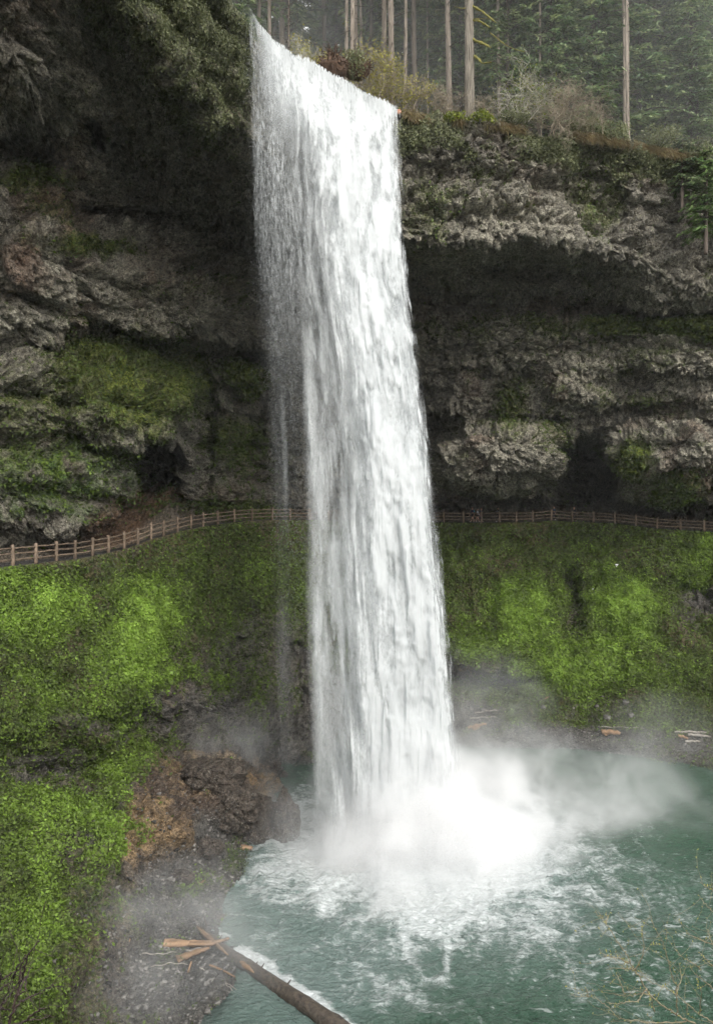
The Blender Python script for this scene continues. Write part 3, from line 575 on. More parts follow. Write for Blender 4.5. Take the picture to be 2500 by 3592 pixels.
def falls_alpha(k, sd_):
    q = np.stack([np.broadcast_to(s2*26, (NTt, NS)), np.broadcast_to(t2*26, (NTt, NS)), np.full((NTt, NS), float(sd_))], -1)
    wv = q+np.stack([1.3*fbm(q, .3, 3, sd_+1), 0*q[..., 0], 0*q[..., 0]], -1)
    st = fbm(wv, (1.1, .20, 1), 4, sd_+20); st2 = fbm(wv, (3.2, 1.3, 1), 4, sd_+40, .6); pf_ = fbm(wv, (.8, 1.0, 1), 5, sd_+60, .65); gr = fbm(q, (7, 7, 1), 2, sd_+70)
    cm = comets(sd_, 620, 1., .10, 1., 1.1); cb = comets(sd_+5, 190, .95, .12, .95, 2.4)
    # left border of the stream and left border of its opaque heart, both wandering with height
    lb = np.interp(t2, [0, .05, .12, .25, .4, .6, .8, 1], [.02, .12, .20, .25, .235, .205, .185, .14])+.012*np.sin(t2*23+k)
    hb = np.interp(t2, [0, .04, .12, .25, .4, .6, .8, 1], [.10, .25, .42, .52, .58, .58, .52, .34])+.16*st
    body = sm(lb-.02, lb+.07, s2); heart = sm(hb-.17, hb+.10, s2)
    gran = np.clip(.5+1.0*st2+.9*pf_+.5*gr, 0, 1)                       # granular spray of the upper part
    darts = np.clip(.10+.85*cm+.8*cb+.35*pf_, 0, 1); mixt = sm(.18, .45, t2)
    loose = gran*.75*(1-mixt)+darts*mixt
    a = body*(heart*(.70+.5*pf_+.5*cm+.3*cb)+(1-heart)*loose*(.85, .4, .18, .04)[k])
    top = sm(.16, .0, t2)*sm(.03, .22, s2)*np.clip(.9+.5*st2+.4*gr, 0, 1)
    a = np.maximum(a, top)
    g2 = fbm(q, (9, 2.6, 1), 2, sd_+72); vl = sm(-.01, .05+.06*t2, s2+.03*st)*(1-body)*(1-sm(.08, .5, t2))*np.clip(.20+.55*st2*(1-sm(.1, .3, t2))+.35*st+.75*gr+.6*g2, 0, 1)*.55
    for sc_, wd, am, t0, t1 in ((.04, .03, .06, .28, .95), (.095, .012, .20, .3, .64), (.15, .012, .12, .30, .5)):
        vl = np.maximum(vl, am*np.exp(-((s2-sc_-.012*np.sin(t2*9+sc_*60))/(wd*(.8+.8*t2)))**2)*np.clip(.35+1.3*fbm(wv, (.2, .30, 1), 3, sd_+80), 0, 1)*sm(t0, t0+.1, t2)*(1-sm(t1-.1, t1, t2)))
    a = np.maximum(a, vl*(1 if k < 3 else .3))
    rag = .03*fbm(q, (.3, 1.3, 1), 3, sd_+90)+.06*fbm(q, (3., 1.2, 1), 4, sd_+95, .65)
    a = a*(1-sm(.925-.02*t2, .985, s2+rag+.010*(k % 2)))*sm(0, .004, t2+.004*gr)*(1-sm(.90, .985, t2+.02*st)*(1-.6*heart))
    return np.clip(a, 0, 1), np.clip(.25+1.05*np.maximum(cm, cb)+.55*pf_+.25*gr-.25*(1-mixt)*0+.5*sm(.35, .0, t2), 0, 1)
def mat_falls(name, tr=.3, c=(.655, .68, .685)):
    t = NT(name); a = t.attr('alpha'); n = t.noise(6, 4, .75, t.scale((1.2, .6, .6)))
    al = t.math('MULTIPLY', a, t.ramp(n, .32, .62, .7, 1.15)); al = t.math('ADD', al, t.math('MULTIPLY', t.math('POWER', a, 3.), .5), clamp=True)
    cc = t.mix(t.attr('clump'), (.40, .425, .43), c); di = t.n('BsdfDiffuse'); t.put(di, 0, cc); tl = t.n('BsdfTranslucent'); t.put(tl, 0, cc); mx = t.n('MixShader'); mx.inputs[0].default_value = tr
    u = t.n('Bump'); t.put(u, 'Height', t.noise(2.0, 6, .72, t.scale((1.1, .6, .55)))); u.inputs['Distance'].default_value = .2; u.inputs['Strength'].default_value = .5; t.l(u.outputs[0], di.inputs['Normal'])
    t.l(di.outputs[0], mx.inputs[1]); t.l(tl.outputs[0], mx.inputs[2])
    tp = t.n('BsdfTransparent'); m2 = t.n('MixShader'); t.l(al, m2.inputs[0]); t.l(tp.outputs[0], m2.inputs[1]); t.l(mx.outputs[0], m2.inputs[2]); t.l(m2.outputs[0], t.out.inputs['Surface']); return t.m
M_FALL = mat_falls('falling_white_water')
root = empty('waterfall', at(1350, 2950, 50), kind='structure', label='tall white waterfall dropping from the cliff lip into the pool')
mi_ = Matrix.Translation(-Vector(root.location))
t2 = T[:, None]; s2 = S[None]
layers = [(1.4, 1.0, 401), (.5, .9, 402), (-.4, 1., 403), (-1.3, 1.1, 404)]
for k, (od, wob, sd_) in enumerate(layers):
    G = falls_grid(od, wob, sd_); a, cl = falls_alpha(k, sd_); G[..., 1] -= .55*blur(cl, 11)*sm(.02, .2, t2)
    o = obj('water_curtain', raw_mesh('water_curtain', (G-np.array(root.location)).reshape(-1, 3), grid_faces(NTt, NS), M_FALL, {'alpha': a.ravel(), 'clump': cl.ravel()}), root)

#@MIST
def mat_mist(name, blobs, dens, lo=.42, hi=.66, nsc=.2, col=(.84, .86, .865)):
    t = NT(name); p = t.n('TexCoord').outputs['Object']
    nv = t.n('TexNoise'); nv.inputs['Scale'].default_value = .16; nv.inputs['Detail'].default_value = 2; t.l(p, nv.inputs['Vector'])
    wv = t.vm('MULTIPLY', t.vm('SUBTRACT', nv.outputs['Color'], (.5, .5, .5)), (7., 7., 5.)); pw = t.vm('ADD', p, wv)
    tot = None
    for (c_, r_, a_) in blobs:
        q = t.vm('DIVIDE', t.vm('SUBTRACT', pw, tuple(c_)), tuple(r_)); L = t.vm('LENGTH', q, out='Value')
        f = t.math('MULTIPLY', t.ramp(L, .15, 1., 1., 0.), a_); tot = f if tot is None else t.math('ADD', tot, f)
    n = t.ramp(t.noise(nsc, 3, .65, pw, 0), lo, hi, .12, 1.35)
    # close to the impact the spray is solid, farther out it breaks into wisps
    k = t.ramp(tot, 2.6, 5.6); nn = t.math('ADD', t.math('MULTIPLY', n, t.math('SUBTRACT', 1., k)), k)
    ds = t.math('MULTIPLY', t.math('MULTIPLY', tot, nn), dens)
    v = t.n('VolumeScatter') ; t.put(v, 'Color', col); t.l(ds, v.inputs['Density']); v.inputs['Anisotropy'].default_value = 0.
    t.l(v.outputs[0], t.out.inputs['Volume']); t.m.cycles.volume_step_rate = .6
    return t.m
def boxmesh(name, lo, hi, mat, **k):
    x0, y0, z0 = lo; x1, y1, z1 = hi
    V = [(x0, y0, z0), (x1, y0, z0), (x1, y1, z0), (x0, y1, z0), (x0, y0, z1), (x1, y0, z1), (x1, y1, z1), (x0, y1, z1)]
    return obj(name, raw_mesh(name, V, np.array([(3, 2, 1, 0), (4, 5, 6, 7), (0, 1, 5, 4), (1, 2, 6, 5), (2, 3, 7, 6), (3, 0, 4, 7)]), mat, smooth=False), **k)
MB_ = [((3.4, 48.4, .3), (7., 5.5, 9.), 4.6), ((0.0, 48.4, .2), (6.5, 5, 4.), 2.4), ((6.5, 48.6, 0), (8.5, 6, 4.5), 3.4), ((9.5, 51.5, .3), (10, 7, 6.), 2.6), ((14, 56, .5), (13, 9, 6.5), 1.15), ((9, 62, 4), (10, 7, 9), .25), ((0, 45, 0), (9, 7, 2.8), .42), ((3.6, 44.2, 0), (6.5, 6., 4.5), 1.9),
       ((-8, 43, .4), (8, 7, 3.6), .26), ((-3, 51, 1), (6, 4, 3.5), .7), ((-9, 57, 3), (7, 6, 7), .24), ((-10.5, 36, 1.5), (10, 8, 4.5), .30), ((27, 62, 3), (9, 8, 5), .2)]
boxmesh('spray_mist', (-20, 30, -.8), (34, 70, 15), mat_mist('drifting_spray', MB_, .30), kind='stuff', label='white spray billowing from the foot of the falls')
hz = NT('thin_valley_haze'); pv_ = hz.n('VolumePrincipled'); pv_.inputs['Color'].default_value = (.93, .95, .97, 1); pv_.inputs['Density'].default_value = .00014; hz.l(pv_.outputs[0], hz.out.inputs['Volume'])
boxmesh('haze', (-560, -505, -3.8), (560, 560, 112), hz.m, kind='stuff', label='thin pale haze in the air')
#@REST
fm_ = NT('woodland_mist'); pv_ = fm_.n('VolumePrincipled'); pv_.inputs['Color'].default_value = (.95, .96, .97, 1); pv_.inputs['Density'].default_value = .012; fm_.l(pv_.outputs[0], fm_.out.inputs['Volume'])
boxmesh('woodland_mist', (-120, 61.5, EYE+31.), (140, 170, EYE+80), fm_.m, kind='stuff', label='pale mist drifting between the conifers')
# spray: drops thrown up from the impact
n = 230000; r = np.random.default_rng(5)
k = r.choice(4, n, p=[.42, .25, .13, .20]); cc_ = np.array([(3.5, 48.4, 1.0), (6.3, 48.4, .5), (10., 51.5, .8), (-.2, 48, .3)])[k]; ss = np.array([(2.8, 1.8, 1.8), (3.2, 2.2, .9), (2.6, 2.2, 1.0), (2.6, 2.0, .7)])[k]
c0 = cc_+r.normal(size=(n, 3))*ss; c0[:, 2] = np.abs(c0[:, 2])+.02
keep = fbm(c0, .35, 3, 900) > -.12; c0 = c0[keep]; n = len(c0)
a1 = unit(r.normal(size=(n, 3))); a2 = unit(np.cross(a1, r.normal(size=(n, 3)))); sz = .012+.016*r.random(n)**2
t = NT('white_spray_drops'); di = t.n('BsdfDiffuse'); t.put(di, 0, (.66, .68, .69)); tl = t.n('BsdfTranslucent'); t.put(tl, 0, (.66, .68, .69)); mx = t.n('MixShader'); mx.inputs[0].default_value = .45
t.l(di.outputs[0], mx.inputs[1]); t.l(tl.outputs[0], mx.inputs[2]); t.l(mx.outputs[0], t.out.inputs['Surface'])
mb = MB(); leaves(mb, c0, a1*sz[:, None], a2*sz[:, None]); mb.build('spray_drops', t.m, smooth=False, kind='stuff', label='drops of white spray thrown up where the falls hit the pool')

G = falls_grid(.3, 1., 777); r = np.random.default_rng(8); n = 130000; side = r.random(n) < .6
jj = np.where(side, (NS*(.17+.09*r.normal(size=n))), NS*(1.-.03-.03*np.abs(r.normal(size=n)))).astype(int).clip(6, NS-1); ii = (NTt*np.where(side, .03+np.abs(r.normal(size=n))*.33, .03+.9*r.random(n))).astype(int)
ii = np.clip(ii, 0, NTt-1); c0 = G[ii, jj]+r.normal(size=(n, 3))*np.array([.14, .8, .2])*np.where(side, 2.4, 1.)[:, None]; a1 = unit(r.normal(size=(n, 3))*np.array([.3, .3, 1])); a2 = unit(np.cross(a1, r.normal(size=(n, 3)))); sz = .006+.010*r.random(n)**2
mb = MB(); leaves(mb, c0, a1*(sz*1.6)[:, None], a2*(sz*.8)[:, None]); mb.build('loose_drops', t.m, smooth=False, kind='stuff', label='loose drops falling beside the main stream of the waterfall')

def sticks(mb, A, B, ra, rb, k=3, a=0., m=0):      # many tapered twigs at once
    A = np.asarray(A, float); B = np.asarray(B, float); n = len(A)
    if not n: return
    d = unit(B-A); h = np.where(np.abs(d[:, 2:3]) < .9, np.array([[0, 0, 1.]]), np.array([[1., 0, 0]])); u = unit(np.cross(d, h)); v = np.cross(d, u)
    th = np.arange(k)/k*2*np.pi; ring = np.cos(th)[None, :, None]*u[:, None]+np.sin(th)[None, :, None]*v[:, None]
    ra = np.broadcast_to(ra, (n,)); rb = np.broadcast_to(rb, (n,))
    V = np.concatenate([A[:, None]+ring*ra[:, None, None], B[:, None]+ring*rb[:, None, None]], 1)     # n,2k,3
    i = np.arange(k); j = (i+1) % k; q = np.stack([i, j, j+k, i+k], -1)[None]+(np.arange(n)*2*k)[:, None, None]
    mb.add(V.reshape(-1, 3), q.reshape(-1, 4), None, np.repeat(np.broadcast_to(a, (n,)), 2*k), m)

# ---------------------------------------------------------------- conifers
#@TREES
def trunk_mesh(h, r0, seed, stubs=30, bare=18, lean=(0, 0)):
    r = np.random.default_rng(seed); mb = MB(); n = 26; z = np.linspace(-1.5, h, n)
    p = np.stack([lean[0]*z+.10*np.sin(z*.21+seed), lean[1]*z+.08*np.sin(z*.17+seed*2), z], -1)
    mb.tube(p, r0*(1-.82*np.clip(z, 0, h)/h)+.25*r0*np.exp(-np.clip(z, 0, 9)/.7), 10, a=r.random(), rough=.04)
    zz = r.uniform(1.5, max(bare, 2.), stubs); az = r.uniform(0, 2*np.pi, stubs); L = r.uniform(.15, 1.3, stubs)*(r.random(stubs)**1.5+.2)
    c = np.stack([np.interp(zz, z, p[:, 0]), np.interp(zz, z, p[:, 1]), zz], -1); d = np.stack([np.cos(az), np.sin(az), r.uniform(-.35, .25, stubs)], -1)
    sticks(mb, c, c+d*(L+r0)[:, None], .045, .015, 4, .2); return mb
def crown_mb(h, lo, spread, nb, seed, dens=13, leaf=.30, droop=.28, irregular=.5, top=None):
    r = np.random.default_rng(seed); mb = MB(); C0, D0, W0, K0 = [], [], [], []; A_, B_, R_ = [], [], []
    for _ in range(nb):
        u = r.random()**.9; z = lo+(h-lo)*u; L = spread*(1-u)**.65*(1-irregular*r.random())+.4; az = r.uniform(0, 2*np.pi)
        o = np.array([math.cos(az), math.sin(az), 0]); side = np.array([-o[1], o[0], 0])
        m = max(4, int(L*dens)); t_ = np.sort(r.uniform(.12, 1, m)); bend = droop*(.6+.8*r.random()); rise = .18*r.random()
        def pt(t): return np.array([0, 0, z])+o*(L*t)[:, None]+np.array([0, 0, 1.])*(rise*L*t-bend*L*t*t)[:, None]+side*(.12*L*np.sin(t*3+az))[:, None]
        ts = np.linspace(0, 1, 5); q = pt(ts); A_.append(q[:-1]); B_.append(q[1:]); R_.append(np.linspace(.05, .012, 5)[:-1]*(.4+L*.25))
        c = pt(t_); sg = r.choice([-1, 1], m); lat = (.1+.75*(1-t_)**.7)*L*.36*r.random(m)
        c = c+side*(sg*lat)[:, None]+o*(lat*.5)[:, None]+np.array([0, 0, -1])*(lat*.35*r.random(m))[:, None]
        dd = unit(side*(sg*.8)[:, None]+o*(.8*r.random(m)+.2)[:, None]+np.array([0, 0, -1])*(.2+.6*r.random(m))[:, None]+.25*r.normal(size=(m, 3)))
        ax = unit(np.array([0, 0, 1.])+.5*r.normal(size=(m, 3))); ww = unit(np.cross(dd, ax)); s = leaf*(.6+.8*r.random(m))
        C0.append(c); D0.append(dd*s[:, None]); W0.append(ww*(s*.30)[:, None]); K0.append(np.clip(.25+.5*r.random()+.25*r.normal(size=m), 0, 1))
    leaves(mb, np.concatenate(C0), np.concatenate(D0), np.concatenate(W0), np.concatenate(K0), 0)
    sticks(mb, np.concatenate(A_), np.concatenate(B_), np.concatenate(R_), np.concatenate(R_)*.6, 3, .3, 1); return mb
NEED = [M_NEEDLE, M_BARKD]; NEEDB = [M_NEEDLE2, M_BARKD]
TZ = EYE+31.4
def tree_at(px, D, dz=0.): p_ = at(px, 1796, D); return (float(p_[0]), float(p_[1]), TZ+dz)
def make_tree(name, label, cat, seed, h, r0, lo, spread, nb, px, D, mats=NEED, bark=None, group=None, dens=13, leaf=.3, stubs=30, lean=(0, 0), droop=.28, dz=0.):
    t = empty(name, tree_at(px, D, dz), label=label, cat=cat, group=group)
    trunk_mesh(h, r0, seed, stubs, lo, lean).build('trunk', bark or M_BARK, t); crown_mb(h, lo, spread, nb, seed+1, dens, leaf, droop).build('crown', mats, t, smooth=False); return t
def copy_tree(o, parent=None):
    c_ = o.copy(); C.objects.link(c_); c_.parent = parent
    for ch in o.children: copy_tree(ch, c_)
    return c_
# near trunks, each measured: (px, trunk width px, distance, label)
near = [(909, 16, 66, 'dark conifer trunk rising just right of the waterfall lip\'s left end'), (941, 15, 62, 'slim pale conifer trunk second from the left end of the lip'), (962, 17, 72, 'conifer trunk third from the left end of the lip, close behind a paler one'),
 (988, 27, 70, 'thick brown conifer trunk above the left part of the waterfall lip'), (1016, 8, 58, 'very thin bare tree with pale bark between two thick trunks above the lip'), (1138, 18, 74, 'conifer trunk with a long pale scar behind the lichen-grey shrub'),
 (1206, 26, 80, 'wide shaded trunk directly behind the green sapling by the root mass'), (1231, 17, 60, 'narrow conifer trunk rising from the brown root mass above the falls'), (1252, 19, 64, 'conifer trunk right beside the narrow one over the root mass'),
 (1343, 22, 63, 'left one of the two straight knobby trunks behind the big tan bush'), (1373, 24, 61.5, 'right one of the two straight knobby trunks behind the big tan bush'), (1407, 11, 84, 'slender distant trunk between the knobby pair and a smooth trunk'),
 (1454, 22, 66, 'straight smooth grey-brown trunk standing alone right of the knobby pair'), (1475, 12, 78, 'dark slim trunk tucked against the smooth grey-brown trunk'), (1573, 22, 64, 'reddish conifer trunk left of the big moss-limbed tree'),
 (1596, 22, 76, 'shaded trunk showing between the reddish trunk and the moss-limbed tree'), (1700, 14, 70, 'thin pale trunk seen right of the moss-limbed tree'), (2196, 22, 70, 'left trunk of the close knobby pair in the right-hand woods'),
 (2224, 21, 70.5, 'right trunk of the close knobby pair in the right-hand woods'), (2288, 19, 69, 'straight brown trunk right of the knobby pair in the right-hand woods'), (2304, 10, 84, 'narrow trunk just behind the straight brown one in the right-hand woods'),
 (2350, 22, 72, 'broad trunk under hanging boughs near the right edge'), (2375, 20, 74, 'second broad trunk under hanging boughs near the right edge'), (2416, 12, 80, 'slender dark trunk against white sky gaps near the right edge'),
 (2452, 30, 74, 'thickest dark trunk near the right edge of the woods'), (2484, 12, 72, 'last slim trunk at the right edge beside bright sky')]
for k, (px, wpx, D, lab) in enumerate(near):
    r0 = wpx/2/F_PX*D; big = wpx > 12
    make_tree('conifer_tree', lab, 'conifer', 500+k*3, 44 if big else 30, r0, (20 if px < 1500 else 15) if big else 12, 4.2 if big else 1.8, 95 if big else 40, px, D, bark=M_BARK, group='tall conifers along the cliff top', stubs=60 if D < 68 else 25, dens=10, lean=(.003*math.sin(k*2.1), 0))
# the big tree with moss on its limbs
mt = make_tree('conifer_tree', 'largest furrowed trunk with yellow moss on its limbs at the cliff edge', 'conifer', 900, 42, .44, 16, 5., 90, 1640, 60.5, bark=mat_simple('furrowed_grey_bark', (.09, .08, .065), (.30, .27, .22), 9, .95, .25, vec=(1, 1, .08)), group='tall conifers along the cliff top', lean=(.012, 0), stubs=20)
b0 = np.array(mt.location)
for pts, rr_ in [([(1655, 20), (1690, 40), (1715, 60), (1738, 80)], .17), ([(1655, 72), (1680, 72), (1705, 88), (1716, 97)], .16), ([(1658, 140), (1680, 148), (1705, 158), (1722, 168)], .19), ([(1718, 115), (1750, 140), (1772, 158), (1800, 172), (1840, 182)], .08),
    ([(1660, 195), (1675, 205), (1690, 222), (1722, 218)], .15), ([(1636, 28), (1620, 30), (1590, 22)], .07), ([(1655, 66), (1700, 66), (1735, 66)], .06)]:
    mb = MB(); q = np.array([at(a, b, 60.3-.4*i) for i, (a, b) in enumerate(pts)])-b0; tt = np.linspace(0, 1, 14); qq = np.stack([np.interp(tt, np.linspace(0, 1, len(q)), q[:, i]) for i in range(3)], -1)
    mb.tube(qq, .62*rr_*(1-.6*tt)*(.6+.8*RNG.random(14)), 7, rough=.3); mb.build('mossy_limb', M_MOSSB, mt)
# woods behind: every tree on its own base, three builds copied
protos = []
for k, (h, lo, sp, nb, r0) in enumerate([(38, 9, 4.8, 190, .3), (42, 13, 5.2, 180, .34), (34, 4, 4.8, 260, .2), (40, 14, 4.8, 200, .2)]):
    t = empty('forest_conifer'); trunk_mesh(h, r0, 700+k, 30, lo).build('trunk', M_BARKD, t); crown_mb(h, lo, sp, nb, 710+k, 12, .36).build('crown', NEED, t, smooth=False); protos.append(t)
spots = []; r = np.random.default_rng(77)
for D0, n_, j in ((75, 15, 45), (85, 17, 45), (98, 16, 40)):
    for k in range(n_): spots.append((840+(k+.5)/n_*1850+r.uniform(-j, j), D0+r.uniform(-4, 4)))
used = set(); spots = [q for q in spots if not ((q[0] < 1560 or q[0] > 2390) and r.random() < .2)]
for k, (px, D) in enumerate(spots):
    v = int(r.integers(0, 4)) if px > 1550 else int(r.choice([0, 1, 3])); o = protos[v] if v not in used else copy_tree(protos[v]); used.add(v)
    o.location = tree_at(px, D); o.rotation_euler = (0, 0, r.uniform(0, 6.28)); sc_ = r.uniform(.85, 1.15); o.scale = (sc_, sc_, sc_)
    tag(o, 'dark conifer standing back in the misty woods behind the rim trees', 'conifer', 'conifers deeper in the woods')
thin = None
for k in range(26):
    px = r.uniform(900, 2480); D = r.uniform(63, 84)
    if thin is None: thin = make_tree('conifer_tree', '', 'conifer', 970, 34, .17, 17, 2.2, 60, px, D, NEED, M_BARK, None, dens=10, stubs=30); o = thin
    else: o = copy_tree(thin)
    o.location = tree_at(px, D); o.rotation_euler = (0, 0, r.uniform(0, 6.28)); sc_ = r.uniform(.75, 1.15); o.scale = (sc_, sc_, sc_); tag(o, 'thin pale bare-stemmed conifer among the larger trunks of the misty woods', 'conifer', 'thin conifers in the misty woods')
full = None
for k, (px, D) in enumerate([(1745, 69), (1830, 72), (1895, 68.5), (1965, 71.5), (2040, 68.5), (2120, 72), (2175, 75), (2260, 73.5), (2330, 77), (2400, 70.5), (2470, 77), (1690, 76), (2530, 71), (1590, 79), (1500, 80), (1310, 82), (1120, 82), (1780, 65.5), (1930, 66), (2080, 67), (2240, 68.5), (2310, 70), (2420, 67), (2500, 70), (1610, 70), (1540, 73), (1430, 76), (1180, 78), (1050, 80), (2150, 69.5), (1860, 78), (2000, 80), (835, 66), (790, 72)]):
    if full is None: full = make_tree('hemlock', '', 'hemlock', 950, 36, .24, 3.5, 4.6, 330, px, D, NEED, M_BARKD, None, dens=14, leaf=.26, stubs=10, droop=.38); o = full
    else: o = copy_tree(full)
    o.location = tree_at(px, D); o.rotation_euler = (0, 0, r.uniform(0, 6.28)); sc_ = r.uniform(.8, 1.12); o.scale = (sc_, sc_, sc_); tag(o, 'tall hemlock with layered grey-green boughs filling the gaps between trunks', 'hemlock', 'tall hemlocks filling the woods')
# smaller full-skirted trees near the rim
for k, (px, D, h, sp, dz, lab, ms) in enumerate([(1990, 66, 17, 3.8, -.5, 'full dark hemlock behind the large tan bush', NEED), (2110, 65.5, 8.5, 3.2, -.6, 'low bright hemlock with layered boughs right of the tan bush', NEEDB), (1850, 67, 20, 4.2, -.5, 'broad hemlock behind the lichen-pale shrub', NEED),
    (1178, 61, 5.2, 1.1, -.3, 'small bright green spruce sapling behind the root mass', NEEDB), (2150, 68, 15, 3.8, -.5, 'hemlock in front of the knobby trunk pair', NEED), (2330, 68.5, 13, 3.6, -.5, 'drooping hemlock under the broad trunks near the right edge', NEED),
    (2440, 67.5, 14, 3.6, -.8, 'yellow-green hemlock at the right edge of the cliff top', NEEDB), (2475, 64.5, 8, 2.6, -7.5, 'shaggy young hemlock clinging to the cliff below the rim at the right edge', NEEDB), (2395, 65, 5, 2.0, -3.4, 'small hemlock hanging over the rim left of the shaggy one', NEED), (1760, 70, 18, 4., -.5, 'hemlock standing right behind the thin pale trunk', NEED)]):
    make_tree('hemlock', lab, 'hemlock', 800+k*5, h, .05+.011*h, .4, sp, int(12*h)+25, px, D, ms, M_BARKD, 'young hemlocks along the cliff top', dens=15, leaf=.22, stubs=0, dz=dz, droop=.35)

# ---------------------------------------------------------------- bare shrubs
def shrub(name, label, cat, loc, h, w, mat, seed, stems=7, lv=4, kids=4, r0=.035, flat=.0, group=None, buds=None, nbud=0):
    r = np.random.default_rng(seed); A, B, R = [], [], []; tips = []
    def grow(p, d, L, rad, l):
        n = 3; q = p
        for i in range(n):
            d = unit(d+.28*r.normal(size=3)+np.array([0, 0, .03-.10*flat])); e = q+d*L/n
            A.append(q); B.append(e); R.append((rad*(1-.2*i), rad*(1-.2*(i+1)))); q = e
            if l > 0:
                for _ in range(max(1, kids//2) if i else 1):
                    dd = unit(d+.95*r.normal(size=3)*np.array([w/h, w/h, .8-.5*flat])); grow(q, dd, L*r.uniform(.45, .75), rad*.55, l-1)
        tips.append(q)
    for _ in range(stems):
        az = r.uniform(0, 6.28); sp_ = r.random()*w/h*.8; grow(np.array([r.normal()*.12*w, r.normal()*.12*w, -.2]), unit(np.array([math.cos(az)*sp_, math.sin(az)*sp_, 1.])), h*r.uniform(.4, .62), r0, lv-1)
    mb = MB(); R = np.array(R); sticks(mb, A, B, np.maximum(R[:, 0], .008), np.maximum(R[:, 1], .006), 3)
    o = mb.build(name, mat, label=label, cat=cat, group=group); o.location = loc
    if nbud:
        tp = np.array(tips); ix = r.integers(0, len(tp), nbud); m2 = MB(); c_ = tp[ix]+r.normal(size=(nbud, 3))*.12; a_ = unit(r.normal(size=(nbud, 3))); b_ = unit(np.cross(a_, r.normal(size=(nbud, 3))))
        leaves(m2, c_, a_*.09, b_*.05); m2.build('buds', buds, o, smooth=False, kind='stuff')
    return o
SG = 'bare shrubs along the cliff top'
shrub('bare_shrub', 'grey twiggy shrub leaning over the lip left of the root mass', 'shrub', at(1065, 235, 54.5), 2.6, 2.6, M_TWIGG, 1, 7, 4, 4, .03, group=SG, buds=M_BUD, nbud=500)
shrub('bare_shrub', 'large tan and olive bush at the right end of the waterfall lip', 'shrub', at(1330, 385, 59.5), 4.6, 4.2, M_TWIG, 2, 10, 4, 5, .045, group=SG, buds=M_BUD, nbud=2600)
shrub('bare_shrub', 'low tan bush right of the cut log at the lip', 'shrub', at(1430, 395, 59.6), 3.4, 3., M_TWIG, 3, 8, 4, 4, .035, group=SG, buds=M_BUD, nbud=900)
shrub('bare_shrub', 'thin straw-coloured brush below the smooth grey trunk', 'shrub', at(1530, 412, 60), 3.0, 3.2, M_TWIG, 4, 8, 4, 4, .03, group=SG)
shrub('bare_shrub', 'wide pale lichen-covered shrub arching right of the moss-limbed tree', 'shrub', at(1790, 430, 60.6), 5.2, 5.6, M_TWIGG, 5, 7, 4, 5, .05, flat=.3, group=SG, buds=M_MOSSL, nbud=900)
shrub('bare_shrub', 'dense brown-tan bush bulging over the rim left of the bright hemlock', 'shrub', at(1955, 470, 61), 5.0, 4.6, M_TWIG, 6, 12, 4, 5, .045, group=SG)
shrub('bare_shrub', 'small brown brush under the pale lichen shrub', 'shrub', at(1700, 430, 60), 2.6, 2.4, M_TWIG, 7, 7, 4, 4, .03, group=SG)
shrub('bare_shrub', 'brown bush drooping over the cliff edge right of the dense tan bush', 'shrub', at(2070, 480, 62), 3.4, 3.4, M_TWIG, 8, 9, 4, 4, .035, group=SG)
def leafy(name, label, loc, w, h, n, mat, seed, size=.11):
    r = np.random.default_rng(seed); c_ = r.normal(size=(n, 3)); c_ = unit(c_)*(r.random((n, 1))**.4)*np.array([w/2, w/2, h/2]); c_ += .3*np.stack([fbm(c_+seed, 1., 2, i) for i in range(3)], -1)
    a_ = unit(r.normal(size=(n, 3))+unit(c_)*.6); b_ = unit(np.cross(a_, r.normal(size=(n, 3)))); s = size*(.6+.7*r.random(n)); mb = MB(); leaves(mb, c_+np.array([0, 0, h*.4]), a_*s[:, None], b_*(s*.5)[:, None], np.clip(.55+.25*r.normal(size=n), 0, 1))
    sticks(mb, np.zeros((9, 3))-[0, 0, .4], c_[:9]+[0, 0, h*.35], .03, .012, 3, 0., 0); o = mb.build(name, mat, smooth=False, label=label, cat='shrub', group='leafy shrubs along the cliff top'); o.location = loc; return o
leafy('leafy_shrub', 'round grey-green salal clump spilling over the right rim', at(2145, 505, 62.6), 3.6, 1.8, 1500, M_IVY, 31)
leafy('leafy_shrub', 'long low green salal clump just right of the dense tan bush', at(2040, 472, 62), 3., 1.3, 1000, M_IVY, 32)
leafy('leafy_shrub', 'dark leafy clump on the rim beneath the broad trunks', at(2300, 520, 64), 4.2, 1.8, 1300, M_IVY, 33)
leafy('leafy_shrub', 'leafy green rhododendron in front of the root mass', at(1235, 262, 56.5), 2.6, 2.2, 900, M_IVY, 34)
leafy('leafy_shrub', 'small leafy tuft under the wide pale lichen shrub', at(1800, 425, 60.2), 2.8, 1., 800, M_IVY, 35)
leafy('leafy_shrub', 'yellow-green moss hummock on the rim left of the pale lichen shrub', at(1680, 440, 59.6), 2.8, .9, 900, M_MOSSL, 36, .12)
leafy('leafy_shrub', 'moss hummock on the rim right under the big moss-limbed tree', at(1590, 432, 59.4), 2.4, .8, 700, M_MOSSL, 37, .12)
leafy('leafy_shrub', 'hanging leafy clump at the rim near the right picture edge', at(2440, 580, 65), 3.6, 2.6, 1400, M_IVY, 38)
